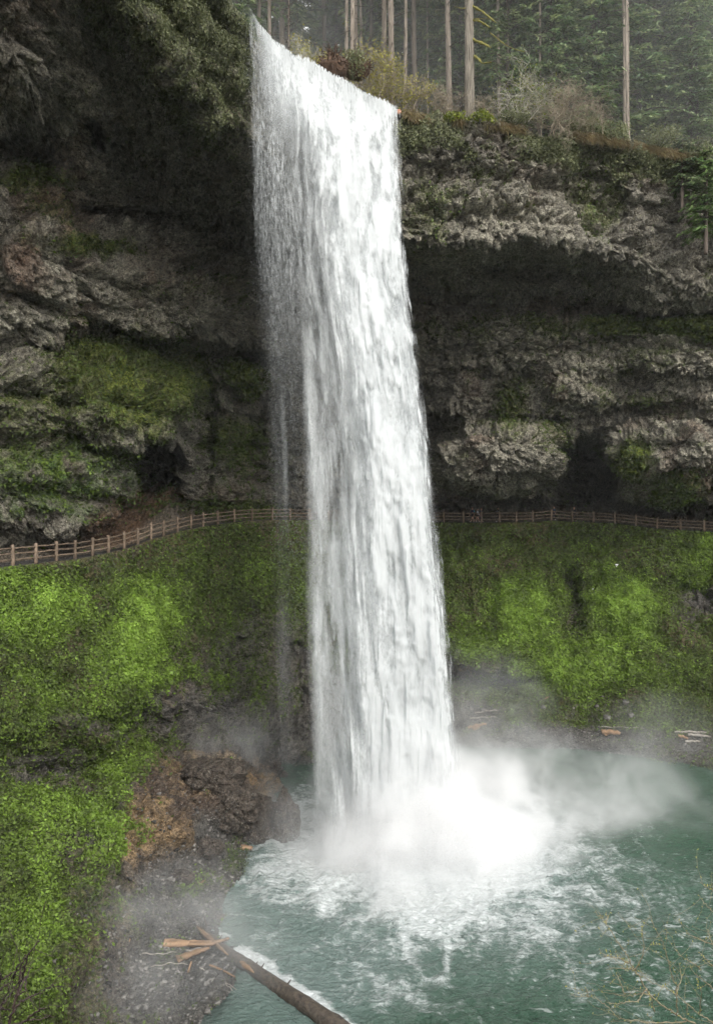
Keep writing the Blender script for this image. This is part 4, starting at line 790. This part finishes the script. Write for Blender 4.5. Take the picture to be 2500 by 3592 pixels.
# dry grass hanging over the rim
n = 9000; r = np.random.default_rng(9); px = r.uniform(1420, 2450, n); cl = fbm(np.stack([px/60, px*0, px*0], -1), 1., 2, 3); px = px[cl > -.4]; n = len(px)
D_ = np.interp(px, WC, rimD)-.1; py = 1796-(31.4+r.normal(size=n)*.12)*F_PX/D_; c_ = at(px, py, D_); L = .25+.55*r.random(n)
d_ = unit(np.stack([.35*r.normal(size=n), -.4-.3*r.random(n), -.4-.9*r.random(n)], -1)); w_ = unit(np.cross(d_, r.normal(size=(n, 3))))
mb = MB(); leaves(mb, c_+d_*L[:, None]*.6, d_*L[:, None], w_*.022); mb.build('dry_grass', M_GRASS, smooth=False, kind='stuff', label='straw and rust coloured grass hanging over the rim')

# root mass, cut log
def roots(name, label, loc, w, h, seed, n=60, mat=M_ROOT):
    r = np.random.default_rng(seed); t = empty(name, loc, label=label, cat='root mass'); mb = MB(); th, ph = np.meshgrid(np.linspace(0, 2*np.pi, 30, endpoint=False), np.linspace(.05, np.pi-.05, 16))
    q = np.stack([np.cos(th)*np.sin(ph), np.sin(th)*np.sin(ph)*.6, np.cos(ph)], -1); q = q*(1+.35*fbm(q*2+seed, 1., 3, seed))[..., None]*np.array([w/2, w/2, h/2]); q[..., 2] += h*.3
    i = np.arange(16*30).reshape(16, 30); j = np.roll(i, -1, 1); mb.add(q.reshape(-1, 3), np.stack([i[:-1], j[:-1], j[1:], i[1:]], -1).reshape(-1, 4)); mb.build('soil_ball', mat, t)
    mb = MB()
    for _ in range(n):
        az, el = r.uniform(0, 6.28), r.uniform(-.3, 1.4); d = np.array([math.cos(az)*math.cos(el), -abs(math.sin(az)*math.cos(el))*.7, math.sin(el)]); p = d*np.array([w, w, h])*.38+[0, 0, h*.3]; P_ = [p]
        for _k in range(5): d = unit(d+.5*r.normal(size=3)); p = p+d*w*.09; P_.append(p)
        mb.tube(P_, np.linspace(.05, .012, 6), 4)
    mb.build('roots', mat, t); return t
roots('root_mass', 'upturned brown root mass at the cliff top above the falls', at(1165, 268, 55.6), 2.4, 2.2, 3)
roots('root_mass', 'second reddish root tangle right of the upturned one', at(1255, 262, 57.2), 2.2, 1.5, 4, 50)
t = empty('cut_log', at(1398, 392, 58.2), label='sawn log end with an orange face at the right end of the lip', cat='log'); mb = MB(); mb.tube([(0, 0, 0), (.15, 2.4, .1)], [.215, .24], 16, rough=.03); mb.build('log_body', M_LOG, t)
mb = MB(); mb.tube([(-.001, -.03, 0), (0, .0, 0)], [.195, .2], 16); mb.build('cut_face', mat_simple('orange_heartwood', (.30, .11, .05), (.42, .19, .10), 5, .7, .01), t)

# ---------------------------------------------------------------- fence
#@FENCE
def fence(label, pts):
    t = empty('wooden_fence', pts[0], label=label, cat='fence', group='log rail fences along the trail'); o_ = np.array(t.location)
    r = np.random.default_rng(int(abs(pts[0][0]*7)))
    for p in pts:
        mb = MB(); q = p-o_; a = r.uniform(-.02, .02); mb.tube([q+[0, 0, -.35], q+[0, 0, .3], q+[a*.5, 0, .8], q+[a, 0, 1.2], q+[a, 0, 1.25]], [.118, .115, .112, .11, .085], 12, a=r.random(), rough=.02); mb.build('post', M_FENCE, t)
    for p, q in zip(pts[:-1], pts[1:]):
        for h in (.32, .68, 1.03):
            mb = MB(); u = np.linspace(0, 1, 6)[:, None]; a = p-o_; b = q-o_; d = unit(b-a); a = a+d*.07; b = b-d*.07
            L = a*(1-u)+b*u+[0, 0, h]+r.normal(size=(6, 3))*.012; mb.tube(L, .05+.004*r.normal(size=6), 8, a=r.random(), rough=.04); mb.build('rail', M_FENCE, t)
nL = len(LP)
fence('log rail fence curving along the trail left of the waterfall', FW[:nL])
fence('log rail fence along the far trail right of the waterfall', FW[nL-1:]+np.array([[.12, 0, 0]]+[[0, 0, 0]]*(len(FW)-nL)))

# ---------------------------------------------------------------- walkers on the trail
#@PEOPLE
M_SKIN = mat_simple('skin', (.46, .28, .20), (.55, .35, .26), 8, .6, .002)
def cloth(n_, c): return mat_simple(n_, tuple(x*.8 for x in c), c, 14, .9, .004)
def skin_mesh(name, nodes, edges, mat, parent, sub=1, root_i=0, **k):
    me = bpy.data.meshes.new(name); me.from_pydata([p for p, _ in nodes], edges, []); me.materials.append(mat); o = link(bpy.data.objects.new(name, me), parent)
    m = o.modifiers.new('skin', 'SKIN'); m.use_smooth_shade = True; sv = me.skin_vertices[0].data
    for v, (_, rd_) in zip(sv, nodes): v.radius = (rd_, rd_) if not isinstance(rd_, tuple) else rd_
    sv[root_i].use_root = True
    s_ = o.modifiers.new('subdivision', 'SUBSURF'); s_.levels = s_.render_levels = sub; return tag(o, **k)
def person(label, px, D, face, H, top, bottom, hairc, shorts=True, pack=None, stride=.22, seed=0, group='walkers on the trail'):
    fy_, _ = fence_at(px); zb = (1796-fence_at(px)[0])/F_PX*fence_at(px)[1]; loc = at(px, 1796, D); loc[2] = EYE+zb
    t = empty('person', loc, face, label=label, cat='person', group=group); k = H/1.75
    def v(x, y, z): return (x*k, y*k, z*k)
    st = stride
    legs = {s: [(v(s*.09, 0, .90), .085*k), (v(s*.10, -st*.45*s+.03, .50), .058*k), (v(s*.10, -st*s, .10), .04*k), (v(s*.10, -st*s-.13, .035), .035*k)] for s in (-1, 1)}
    nodes = [(v(0, 0, .95), .13*k), (v(0, 0, 1.15), .115*k), (v(0, 0, 1.36), .13*k), (v(0, 0, 1.47), .06*k), (v(0, -.01, 1.54), .055*k), (v(0, -.015, 1.63), (.085*k, .095*k)), (v(0, -.01, 1.71), (.07*k, .08*k))]
    ed = [(i, i+1) for i in range(6)]
    def chain(l, frm):
        b = len(nodes); nodes.extend(l); ed.append((frm, b)); ed.extend((b+i, b+i+1) for i in range(len(l)-1)); return b+len(l)-1
    for s in (-1, 1): chain(legs[s], 0)
    for s in (-1, 1):
        sw = st*.9*s; wr = np.array([s*.25, sw*.9-.08, .86])
        e = chain([(v(s*.17, 0, 1.38), .06*k), (v(s*.23, sw*.35, 1.12), .042*k), (v(*wr), .028*k), (v(wr[0], wr[1]-.02, wr[2]-.07), .034*k)], 2)
        for f, (dy, ln) in enumerate(((-.03, .07), (-.012, .082), (.008, .078), (.026, .062))): chain([(v(wr[0]-s*.002, wr[1]-.02+dy, wr[2]-.11), .0095*k), (v(wr[0]-s*.012, wr[1]-.025+dy, wr[2]-.11-ln*.5), .009*k), (v(wr[0]-s*.028, wr[1]-.028+dy, wr[2]-.11-ln), .0075*k)], e)
        chain([(v(wr[0]-s*.01, wr[1]-.055, wr[2]-.075), .011*k), (v(wr[0]-s*.02, wr[1]-.075, wr[2]-.11), .009*k)], e)
    body = skin_mesh('body', nodes, ed, M_SKIN, t, 1)
    for s in (-1, 1):                      # ears, nose, eyes ride on the head
        mb = MB(); mb.tube([v(s*.082, 0, 1.60), v(s*.093, .008, 1.63), v(s*.085, .01, 1.66)], [.012, .018, .012], 6); mb.build('ear', M_SKIN, body)
        mb = MB(); mb.tube([v(s*.033, -.098, 1.64), v(s*.033, -.106, 1.64)], [.013, .008], 6); mb.build('eye', M_DTWIG, body)
    mb = MB(); mb.tube([v(0, -.095, 1.65), v(0, -.125, 1.605), v(0, -.10, 1.60)], [.008, .016, .012], 6); mb.build('nose', M_SKIN, body)
    mb = MB(); mb.tube([v(-.025, -.100, 1.572), v(0, -.108, 1.570), v(.025, -.100, 1.572)], [.005, .008, .005], 6); mb.build('mouth', cloth('lips', (.35, .12, .1)), body)
    skin_mesh('hair', [(v(0, .03, 1.60), .085*k), (v(0, .02, 1.68), .092*k), (v(0, 0, 1.735), .07*k)], [(0, 1), (1, 2)], cloth('hair', hairc), body, 1)
    n2 = [(v(0, 0, .97), .15*k), (v(0, 0, 1.16), .137*k), (v(0, 0, 1.37), .155*k), (v(0, 0, 1.46), .085*k)]; e2 = [(0, 1), (1, 2), (2, 3)]
    for s in (-1, 1):
        sw = st*.9*s; b = len(n2); n2 += [(v(s*.175, 0, 1.385), .078*k), (v(s*.235, sw*.35, 1.12), .058*k), (v(s*.25, sw*.85-.07, .90), .044*k)]; e2 += [(2, b), (b, b+1), (b+1, b+2)]
    skin_mesh('jacket', n2, e2, cloth('jacket', top), body, 1)
    n3 = [(v(0, 0, .98), .15*k)]; e3 = []
    for s in (-1, 1):
        L = legs[s]; b = len(n3); z_ = [(L[0][0], .108*k), (tuple(np.array(L[0][0])*.35+np.array(L[1][0])*.65), .085*k)]
        if not shorts: z_ += [(L[1][0], .075*k), (L[2][0], .055*k)]
        n3 += z_; e3.append((0, b)); e3 += [(b+i, b+i+1) for i in range(len(z_)-1)]
    skin_mesh('shorts' if shorts else 'trousers', n3, e3, cloth('trousers', bottom), body, 1)
    for s in (-1, 1):
        p_ = np.array(legs[s][2][0]); skin_mesh('shoe', [((p_[0], p_[1]+.05*k, .055*k), .048*k), ((p_[0], p_[1]-.06*k, .045*k), .045*k), ((p_[0], p_[1]-.15*k, .035*k), .035*k)], [(0, 1), (1, 2)], cloth('shoe', (.5, .5, .5)), body, 1)
    if pack: skin_mesh('backpack', [(v(0, .19, 1.12), (.13*k, .08*k)), (v(0, .20, 1.25), (.14*k, .09*k)), (v(0, .19, 1.38), (.11*k, .07*k))], [(0, 1), (1, 2)], cloth('backpack', pack), body, 1)
    return t
person('walker in dark jacket with a teal backpack and bare lower legs behind the far fence', 1656, 87.3, math.radians(-80), 1.78, (.02, .025, .06), (.03, .03, .035), (.10, .06, .03), True, (.02, .22, .28), seed=1)
person('walker in white top and dark shorts beside the teal backpack', 1674, 87.6, math.radians(80), 1.62, (.55, .56, .62), (.025, .025, .03), (.03, .02, .02), True, seed=2)
person('walker all in dark clothes right of the white-topped one', 1687, 87.9, math.radians(20), 1.74, (.018, .02, .03), (.03, .035, .05), (.04, .025, .02), False, seed=3)
person('lone walker in black passing a post right of the group of three', 1745, 87.2, math.radians(75), 1.72, (.015, .015, .02), (.02, .02, .025), (.02, .015, .012), False, (.05, .05, .05), seed=4)
person('walker in blue-grey jacket behind the highest stretch of the far fence', 1942, 87.4, math.radians(-85), 1.66, (.05, .09, .14), (.03, .03, .04), (.06, .04, .03), False, seed=5)
person('rightmost walker, dark clothes and pale face above the top rail', 2012, 87.3, math.radians(10), 1.74, (.02, .02, .022), (.02, .02, .02), (.12, .08, .05), False, seed=6)

# ---------------------------------------------------------------- logs, driftwood, stones
#@WOOD
def onwater(px, py, z=0.): D_ = (EYE-z)*F_PX/(py-1796); return at(px, py, D_)
def on_hill(px, py, lift=0.):
    p_, _ = hill_point(px, py); p_[2] += lift; return p_
def log(name, label, pts, rad, mat, cat='log', group=None, k=12, rough=.05, stubs=0, parent=None):
    pts = np.array(pts, float); u = np.linspace(0, 1, 30); ui = np.linspace(0, 1, len(pts)); q = np.stack([np.interp(u, ui, pts[:, i]) for i in range(3)], -1); q[:, 2] += .03*np.sin(u*17)
    rr2 = np.interp(u, np.linspace(0, 1, len(rad)), rad); o_ = q[0].copy(); mb = MB(); mb.tube(q-o_, rr2, k, a=RNG.random(), rough=rough)
    for _ in range(stubs):
        i = int(RNG.integers(3, 28)); d = unit(np.array([.3+.5*RNG.random(), .2, .6+.5*RNG.random()])); c_ = q[i]-o_; mb.tube([c_+d*rr2[i]*.8, c_+d*(rr2[i]+.1+.25*RNG.random())], [.05, .02], 5)
    o = mb.build(name, mat, parent); o.location = o_; return tag(o, label, cat, group)
lg = log('fallen_log', 'long dark fallen trunk lying from the beach into the pool', [onwater(698, 3262, .55), onwater(800, 3345, .3), onwater(1000, 3478, .15), onwater(1260, 3660, .1)], [.17, .27, .31, .37, .41], M_LOG, k=18, rough=.05, stubs=5)
lo_ = np.array(lg.location)
for a, b, r1 in (((690, 3250, .8), (800, 3350, .72), .13), ((842, 3372, .85), (890, 3412, .83), .12)):
    mb = MB(); A = onwater(*a)-lo_; B = onwater(*b)-lo_; u = np.linspace(0, 1, 8)[:, None]; mb.tube(A*(1-u)+B*u, r1*np.sin(np.pi*(.12+.8*u[:, 0])), 6, rough=.15); mb.build('split_wood', M_WOOD, lg)
def plank(label, pts, w0, w1, th, group='split planks on the beach'):
    pts = np.array(pts); u = np.linspace(0, 1, 12); ui = np.linspace(0, 1, len(pts)); q = np.stack([np.interp(u, ui, pts[:, i]) for i in range(3)], -1); d = unit(np.gradient(q, axis=0)); s_ = unit(np.cross(d, [0, -.45, 1.])); n_ = np.cross(s_, d)
    wv = np.linspace(w0, w1, 12)*(1+.12*RNG.normal(size=12)); V = np.stack([q+s_*wv[:, None]+n_*th, q-s_*wv[:, None]+n_*th, q-s_*wv[:, None]-n_*th, q+s_*wv[:, None]-n_*th], 1); o_ = q[0].copy()
    i = np.arange(48).reshape(12, 4); j = np.roll(i, -1, 1); mb = MB(); mb.add(V.reshape(-1, 3)-o_, np.concatenate([np.stack([i[:-1], j[:-1], j[1:], i[1:]], -1).reshape(-1, 4), [[0, 1, 2, 3], [47, 46, 45, 44]]]), None, RNG.random()); o = mb.build('split_plank', M_WOOD, smooth=False); o.location = o_
    return tag(o, label, 'plank', group)
plank('long pale orange split plank lying level on the beach beside the log end', [onwater(575, 3308, .9), onwater(690, 3310, .9), onwater(745, 3308, .8)], .20, .12, .05)
plank('pointed reddish plank reaching from the log end to the water', [onwater(665, 3310, 1.), onwater(735, 3312, .95), onwater(802, 3292, .6)], .10, .06, .05)
plank('short broad orange plank lowest of the split wood by the log', [onwater(621, 3366, .9), onwater(680, 3343, .95), onwater(735, 3325, 1.0)], .19, .06, .05)
plank('thin orange sliver crossing the log end', [onwater(735, 3385, .9), onwater(790, 3408, .9), onwater(825, 3428, .8)], .05, .03, .03)
plank('small upright orange splinter on the gravel below the planks', [onwater(660, 3410, .8), onwater(668, 3385, .9), onwater(672, 3372, 1.)], .05, .03, .03)
plank('pale sliver lying alone on the beach left of the planks', [onwater(450, 3308, 2.), onwater(458, 3292, 2.1)], .04, .03, .03)
plank('yellowish plank half sunk in foam near the dark rock spur', [onwater(845, 2972, .25), onwater(885, 2976, .25)], .2, .12, .08)
SGp = 'driftwood sticks on the beach'
for k, (pts, r1, mt_, lab) in enumerate([([(500, 3345), (560, 3347), (620, 3338)], .035, M_GWOOD, 'long grey stick left of the lowest orange plank'), ([(530, 3392), (600, 3378), (660, 3382)], .03, M_GWOOD, 'thin grey stick lying below the lowest orange plank'), ([(640, 3339), (700, 3327), (740, 3318)], .05, M_GWOOD, 'grey stick across the short orange plank'),
    ([(700, 3140), (722, 3240), (735, 3300)], .05, M_LOG, 'dark branch pointing down at the log end'), ([(690, 3235), (715, 3262), (742, 3280)], .05, M_LOG, 'short dark branch between dark stones and log end'), ([(655, 3090), (680, 3075), (700, 3060)], .05, M_WOOD, 'reddish stick on the stones above the beach foam'), ([(665, 3100), (700, 3098), (722, 3088)], .06, M_WOOD, 'lower reddish stick on the stones above the beach foam'),
    ([(700, 3395), (760, 3430), (830, 3470)], .03, M_GWOOD, 'thin grey branch running along the shore side of the log'), ([(760, 3435), (790, 3450), (815, 3472)], .03, M_GWOOD, 'shorter grey branch beside the log in shallow water')]):
    log('driftwood_stick', lab, [onwater(a, b, 1.15 if a < 640 else .75) for a, b in pts], [r1, r1*.9, r1*.5], mt_, 'stick', SGp, 6, .1)
for k, (a, b, r1, mt_, lab) in enumerate([((1640, 2560), (1705, 2548), .14, M_WOOD, 'short orange splintered log on the far shore close to the falls'), ((1658, 2564), (1682, 2560), .2, M_WOOD, 'stubby orange chunk beside the short splintered log'), ((2110, 2572), (2172, 2576), .24, M_WOOD, 'broken reddish log on the far shore behind the spray'), ((2120, 2582), (2150, 2566), .15, M_WOOD, 'reddish splinter crossing the broken log behind the spray'),
    ((1665, 2508), (1745, 2500), .06, M_GWOOD, 'bleached pole, upper of two on the far stones near the falls'), ((1645, 2528), (1740, 2524), .07, M_GWOOD, 'bleached pole, lower of two on the far stones near the falls'), ((2365, 2573), (2475, 2574), .1, M_GWOOD, 'long bleached log, highest of the pile on the right far shore'), ((2400, 2605), (2452, 2606), .12, M_GWOOD, 'bleached log, lowest of the pile on the right far shore'), ((2410, 2583), (2490, 2590), .13, M_GWOOD, 'bleached log in the middle of the right far shore pile'),
    ((2378, 2588), (2410, 2596), .12, M_WOOD, 'orange-brown log at the left end of the right far shore pile'), ((2100, 2556), (2260, 2560), .05, M_GWOOD, 'long thin pole behind the broken reddish log'), ((2142, 2412), (2162, 2396), .07, M_GWOOD, 'pale stick standing out on the green slope above the spray'), ((1908, 2462), (1922, 2455), .07, M_WOOD, 'tiny wood scrap on the far green slope')]):
    p0_ = on_hill(*a, .15); p1_ = on_hill(*b, .15); log('driftwood_log', lab, [p0_, (p0_+p1_)/2+[0, 0, .05], p1_], [r1, r1, r1*.7], mt_, 'log', 'driftwood on the far shore', 8, .12)
def stone(label, p_, s_, seed, mat=M_ROCK, name='boulder', group='boulders along the shore', cat='boulder', res=20):
    th, ph = np.meshgrid(np.linspace(0, 2*np.pi, res*2, endpoint=False), np.linspace(.02, np.pi-.02, res)); q = np.stack([np.cos(th)*np.sin(ph), np.sin(th)*np.sin(ph), np.cos(ph)], -1)
    f1, f2, cv = cells(q+seed, 1.5, seed); q = q*(1+.34*fbm(q+seed*3.1, 1.2, 5, seed, .6)+.24*(cv-.5)-.16*sm(.2, 0, f2-f1)+.05*ridged(q+seed, 3., 2, seed))[..., None]*np.array(s_); i = np.arange(res*res*2).reshape(res, res*2); j = np.roll(i, -1, 1)
    o = obj(name, raw_mesh(name, q.reshape(-1, 3), np.stack([i[:-1], i[1:], j[1:], j[:-1]], -1).reshape(-1, 4), mat, {'rnd': np.full(q.size//3, .5), 'col': np.tile(np.array([.088, .072, .058]), (q.size//3, 1))*(1+.4*fbm(q, 2., 3, seed)).reshape(-1, 1), 'moss': np.full(q.size//3, .1), 'wet': np.full(q.size//3, .7)}), label=label, cat=cat, group=group); o.location = p_; return o
stone('tall dark rock standing in foam at the tip of the brown spur', onwater(1002, 2905, .7), (1.0, .9, 2.3), 3, res=46)
stone('low dark rock at the waterline left of the tall one', onwater(938, 2918, .3), (.9, .8, .9), 4, res=30)
stone('dark wet rock under the lone strand of water, against the spur', onwater(900, 2885, .8), (1.6, 1.3, 1.7), 14, res=46)
for k, (a, b, z_, s_, lab) in enumerate([(820, 2860, 1.2, (1.9, 1.5, 1.5), 'broad wet brown-black rock in the middle of the spur by the falls'), (760, 2790, 2.2, (1.7, 1.4, 1.3), 'wet rock near the top of the spur under the dark overhang'), (880, 2930, .2, (1.1, .9, .7), 'low rock at the foot of the spur beside the water'), (700, 2760, 2.6, (1.5, 1.3, 1.1), 'highest wet rock of the spur above the brown mound'),
    (640, 3090, .5, (.7, .6, .45), 'flat wet rock on the beach near the reddish sticks'), (720, 2990, .6, (.9, .7, .6), 'wet rock on the beach below the brown mound')]):
    stone(lab, on_hill(a, b, s_[2]*.35), s_, 60+k, res=40)
for k, (a, b, s_, lab) in enumerate([(703, 3198, .36, 'rounded dark stone, uppermost of the group at the beach edge'), (690, 3214, .3, 'dark stone just below the uppermost one at the beach edge'), (762, 3218, .3, 'dark stone farthest out in the shallow water'), (738, 3225, .25, 'flat dark stone between the beach edge and the outermost stone'), (676, 3275, .32, 'black stone directly above the long orange plank')]):
    stone(lab, onwater(a, b, .12 if a > 730 else .5), (s_*1.2, s_, s_*.8), 20+k)
for k, (a, b, s_, lab) in enumerate([(2130, 2524, .34, 'pale grey boulder, largest on the far gravel'), (2195, 2474, .3, 'light boulder near the top of the far gravel patch'), (2210, 2520, .3, 'pale boulder right of the largest far one'), (2092, 2482, .2, 'small pale stone above the largest far boulder'), (1695, 2496, .28, 'grey stone by the bleached poles near the falls'), (1712, 2424, .25, 'pale stone high on the bank just right of the falls'), (1650, 2492, .25, 'grey stone at the foot of the green bank beside the falls'), (1900, 2492, .22, 'grey stone half hidden by spray on the far shore'), (2060, 2450, .2, 'small grey stone on the edge of the green far slope')]):
    stone(lab, on_hill(a, b, .1), (s_*1.1, s_, s_*.85), 40+k, M_GRAVEL)
wm = mat_simple('white_scrap', (.75, .75, .75), (.85, .85, .85), 8, .6, .005)
for k, (a, b, s_, lab) in enumerate([(2161, 1998, .16, 'white square scrap caught on the green slope below the right fence'), (2131, 2049, .07, 'small white scrap below and left of the square one'), (2078, 2073, .06, 'tiny white scrap lowest of the three on the green slope'), (838, 1919, .06, 'tiny white scrap on the dark green slope below the left fence')]):
    p_ = on_hill(a, b, .22); mb = MB(); g = np.stack(np.meshgrid(np.linspace(-1, 1, 6), np.linspace(-1, 1, 6)), -1).reshape(-1, 2)*s_; V = np.stack([g[:, 0], -.3*g[:, 1]+.02*RNG.normal(size=36), g[:, 1]], -1); mb.add(np.concatenate([V, V+[0, .012, 0]]), np.concatenate([grid_faces(6, 6), grid_faces(6, 6)[:, ::-1]+36])); o = mb.build('paper_scrap', wm, label=lab, cat='scrap', group='scraps on the green slopes'); o.location = p_
# loose stones of the shores
ix = pick(np.clip(SL['grv']*1.2-.2, 0, 1)+.10*np.clip(SL['brn'], 0, 1), A_S*(SL['P'][..., 2] > -.3), 9000); c_ = SL['P'].reshape(-1, 3)[ix]; n = len(c_); r = np.random.default_rng(3)
base = unit(np.array([(x, y, z) for x in (-1, 1) for y in (-1, 1) for z in (-1, 1)], float)); fc = np.array([(0, 1, 3, 2), (4, 6, 7, 5), (0, 4, 5, 1), (2, 3, 7, 6), (0, 2, 6, 4), (1, 5, 7, 3)])
V = base[None]*(1+.35*r.normal(size=(n, 8, 1)))*(.03+.12*r.random((n, 1, 1))**4)*np.array([1.2, 1., .8])+c_[:, None]; mb = MB(); mb.add(V.reshape(-1, 3), (fc[None]+(np.arange(n)*8)[:, None, None]).reshape(-1, 4), None, np.repeat(r.random(n), 8))
mb.build('gravel', M_GRAVEL, smooth=False, kind='stuff', label='loose grey stones of the shore')

# ---------------------------------------------------------------- the viewer's own bank, with the two bare shrubs that lean into view
#@NEAR
yy = np.array([-60, -20, -5, 0, 1.6, 2.6, 3.4, 4.2, 5.2, 7, 10, 13, 15.]); zz = EYE+np.array([-.5, -1.2, -1.5, -1.6, -1.75, -2.3, -3.3, -4.4, -6.2, -10, -17, -23, -25.])
ya = np.linspace(-60, 15, 120); xa = np.linspace(-70, 70, 160); X, Y = np.meshgrid(xa, ya); Z = np.interp(Y, yy, zz)+.25*fbm(np.stack([X, Y, X*0], -1), .3, 3, 8)*sm(5, 2, np.abs(Y-9)*0+1)
obj('near_bank', raw_mesh('near_bank', np.stack([X, Y, Z], -1).reshape(-1, 3), grid_faces(120, 160)[:, ::-1], M_GROUND), kind='structure', label='bank the view is taken from')
def branches(name, label, lines, D, r0, mat, ox, oy, k_, seed, bud=None, side=0, group='bare shrubs on the near bank', rootpx=None):
    r = np.random.default_rng(seed); t = empty(name, at(*(rootpx or (ox, oy)), D), label=label, cat='shrub', group=group); o_ = np.array(t.location); mb = MB(); bc = []; A, B = [], []
    for n_, L in enumerate(lines):
        q = np.array([at(ox+a/k_, oy+b/k_, D+.35*math.sin(n_*1.7)*(.3+i/len(L))) for i, (a, b) in enumerate(L)]); m = len(q)*5; u = np.linspace(0, len(q)-1, m); q = np.stack([np.interp(u, np.arange(len(q)), q[:, i]) for i in range(3)], -1)
        q[1:-1] += r.normal(size=(m-2, 3))*.0035; rad = r0*(1.0 if n_ == 0 else .7)*np.linspace(1, .3, m); mb.tube(q-o_, rad, 5)
        d = unit(np.gradient(q, axis=0))
        for _ in range(int(side*len(L))):
            i = int(r.integers(1, m-1)); p_ = q[i]; dd = unit(d[i]+.9*r.normal(size=3)*np.array([1, .5, 1])); ln = r.uniform(.06, .3)
            for _s in range(4): e = p_+dd*ln/4; A.append(p_-o_); B.append(e-o_); p_ = e; dd = unit(dd+.13*r.normal(size=3)); bc.append(p_)
        bc += list(q[::2])
    if A: sticks(mb, A, B, r0*.22, r0*.15, 3)
    mb.build('branches', mat, t)
    if bud is not None:
        c_ = np.array(bc)-o_; c_ = c_[r.random(len(c_)) < .75]; n = len(c_); a_ = unit(r.normal(size=(n, 3))+[0, 0, .8]); b_ = unit(np.cross(a_, r.normal(size=(n, 3)))); m2 = MB(); s = .004+.008*r.random(n); leaves(m2, c_+a_*.008, a_*s[:, None], b_*(s*.4)[:, None]); m2.build('buds', bud, t, smooth=False, kind='stuff')
    return t
branches('bare_branches', 'dark leafless twigs at the bottom left corner over the green slope', [[(60, 1900), (130, 1560), (180, 1400), (220, 1210), (260, 1080), (285, 900), (290, 760), (340, 650), (365, 590)], [(220, 1210), (290, 1060), (370, 900), (430, 790), (465, 760)], [(370, 900), (365, 1050), (380, 1100)],
  [(310, 960), (340, 800), (375, 690), (395, 620), (450, 530), (520, 450), (545, 400)], [(180, 1380), (260, 1300), (370, 1220), (480, 1160), (570, 1130), (680, 1050), (730, 1035), (790, 1042)], [(100, 1640), (240, 1560), (350, 1530), (480, 1500), (620, 1490), (690, 1450), (770, 1460)], [(350, 1530), (450, 1440), (560, 1360), (690, 1330)],
  [(-120, 1560), (0, 1340), (70, 1220), (150, 1010), (155, 830)], [(-100, 1500), (0, 1370), (100, 1230), (180, 1090), (260, 1000), (300, 990)], [(-100, 1040), (0, 970), (90, 900), (200, 840), (310, 780)], [(190, 920), (240, 800), (265, 730)], [(-80, 1130), (0, 1090), (80, 1020), (180, 960)], [(0, 1360), (90, 1365), (160, 1370)], [(220, 1200), (300, 1130), (380, 1100)], [(0, 960), (15, 900), (5, 850)], [(185, 920), (200, 880), (260, 885)]],
  4.2, .009, M_DTWIG, 0, 3200, 3.995, 1, side=.5, rootpx=(15, 3680))
RB = [[(1800, 2200), (1598, 2010), (1400, 1892), (1230, 1820), (1050, 1700), (900, 1580), (840, 1490), (750, 1340), (680, 1230), (640, 1130), (580, 1040), (510, 950), (450, 850), (395, 770), (330, 690), (260, 640)], [(395, 770), (410, 700), (400, 640)], [(1780, 2000), (1598, 1880), (1440, 1780), (1310, 1670), (1180, 1560), (1080, 1500), (950, 1440), (850, 1400)],
  [(1195, 1800), (1185, 1650), (1185, 1480), (1130, 1330), (1090, 1200), (1070, 1100), (1040, 990), (1000, 920), (940, 820), (880, 670)], [(1300, 1860), (1000, 1880), (800, 1870), (600, 1840), (540, 1820), (460, 1740), (370, 1660), (280, 1600), (190, 1580), (60, 1585), (0, 1560)], [(890, 1570), (780, 1550), (690, 1580), (600, 1580), (480, 1550), (330, 1530)],
  [(650, 1210), (560, 1160), (470, 1140), (370, 1120), (320, 1060)], [(720, 1290), (800, 1150), (820, 1050), (810, 900), (795, 830)], [(720, 1290), (600, 1270), (400, 1280)], [(1700, 740), (1598, 640), (1500, 540), (1430, 440)], [(1700, 450), (1598, 400), (1520, 350), (1450, 300)], [(1700, 1330), (1598, 1250), (1500, 1150), (1440, 1080)], [(1700, 1040), (1598, 1000), (1480, 960), (1330, 890), (1300, 850)],
  [(1460, 1290), (1400, 1230), (1300, 1170), (1200, 1110)], [(850, 1500), (760, 1640), (600, 1650), (430, 1670)], [(1310, 1670), (1300, 1800)], [(1640, 1080), (1598, 1000), (1560, 920), (1530, 830)], [(940, 1750), (920, 1680), (900, 1600)], [(1440, 1780), (1460, 1640), (1460, 1500)], [(1180, 1560), (1240, 1400), (1230, 1280)], [(600, 1560), (560, 1440), (520, 1340)], [(1598, 1500), (1480, 1400), (1390, 1330)], [(200, 1590), (180, 1520), (170, 1480)]]
branches('bare_branches', 'budding tan branches reaching over the water at the bottom right corner', RB, 5.2, .0062, M_BUDTWIG, 2000, 3000, 3.196, 2, M_BUD, side=1.1, rootpx=(2580, 3720))
leafy('moss_clump', 'yellow-green mossy tuft in the bottom left corner', at(10, 3632, 4.3), .18, .12, 700, M_MOSSL, 51, .012)
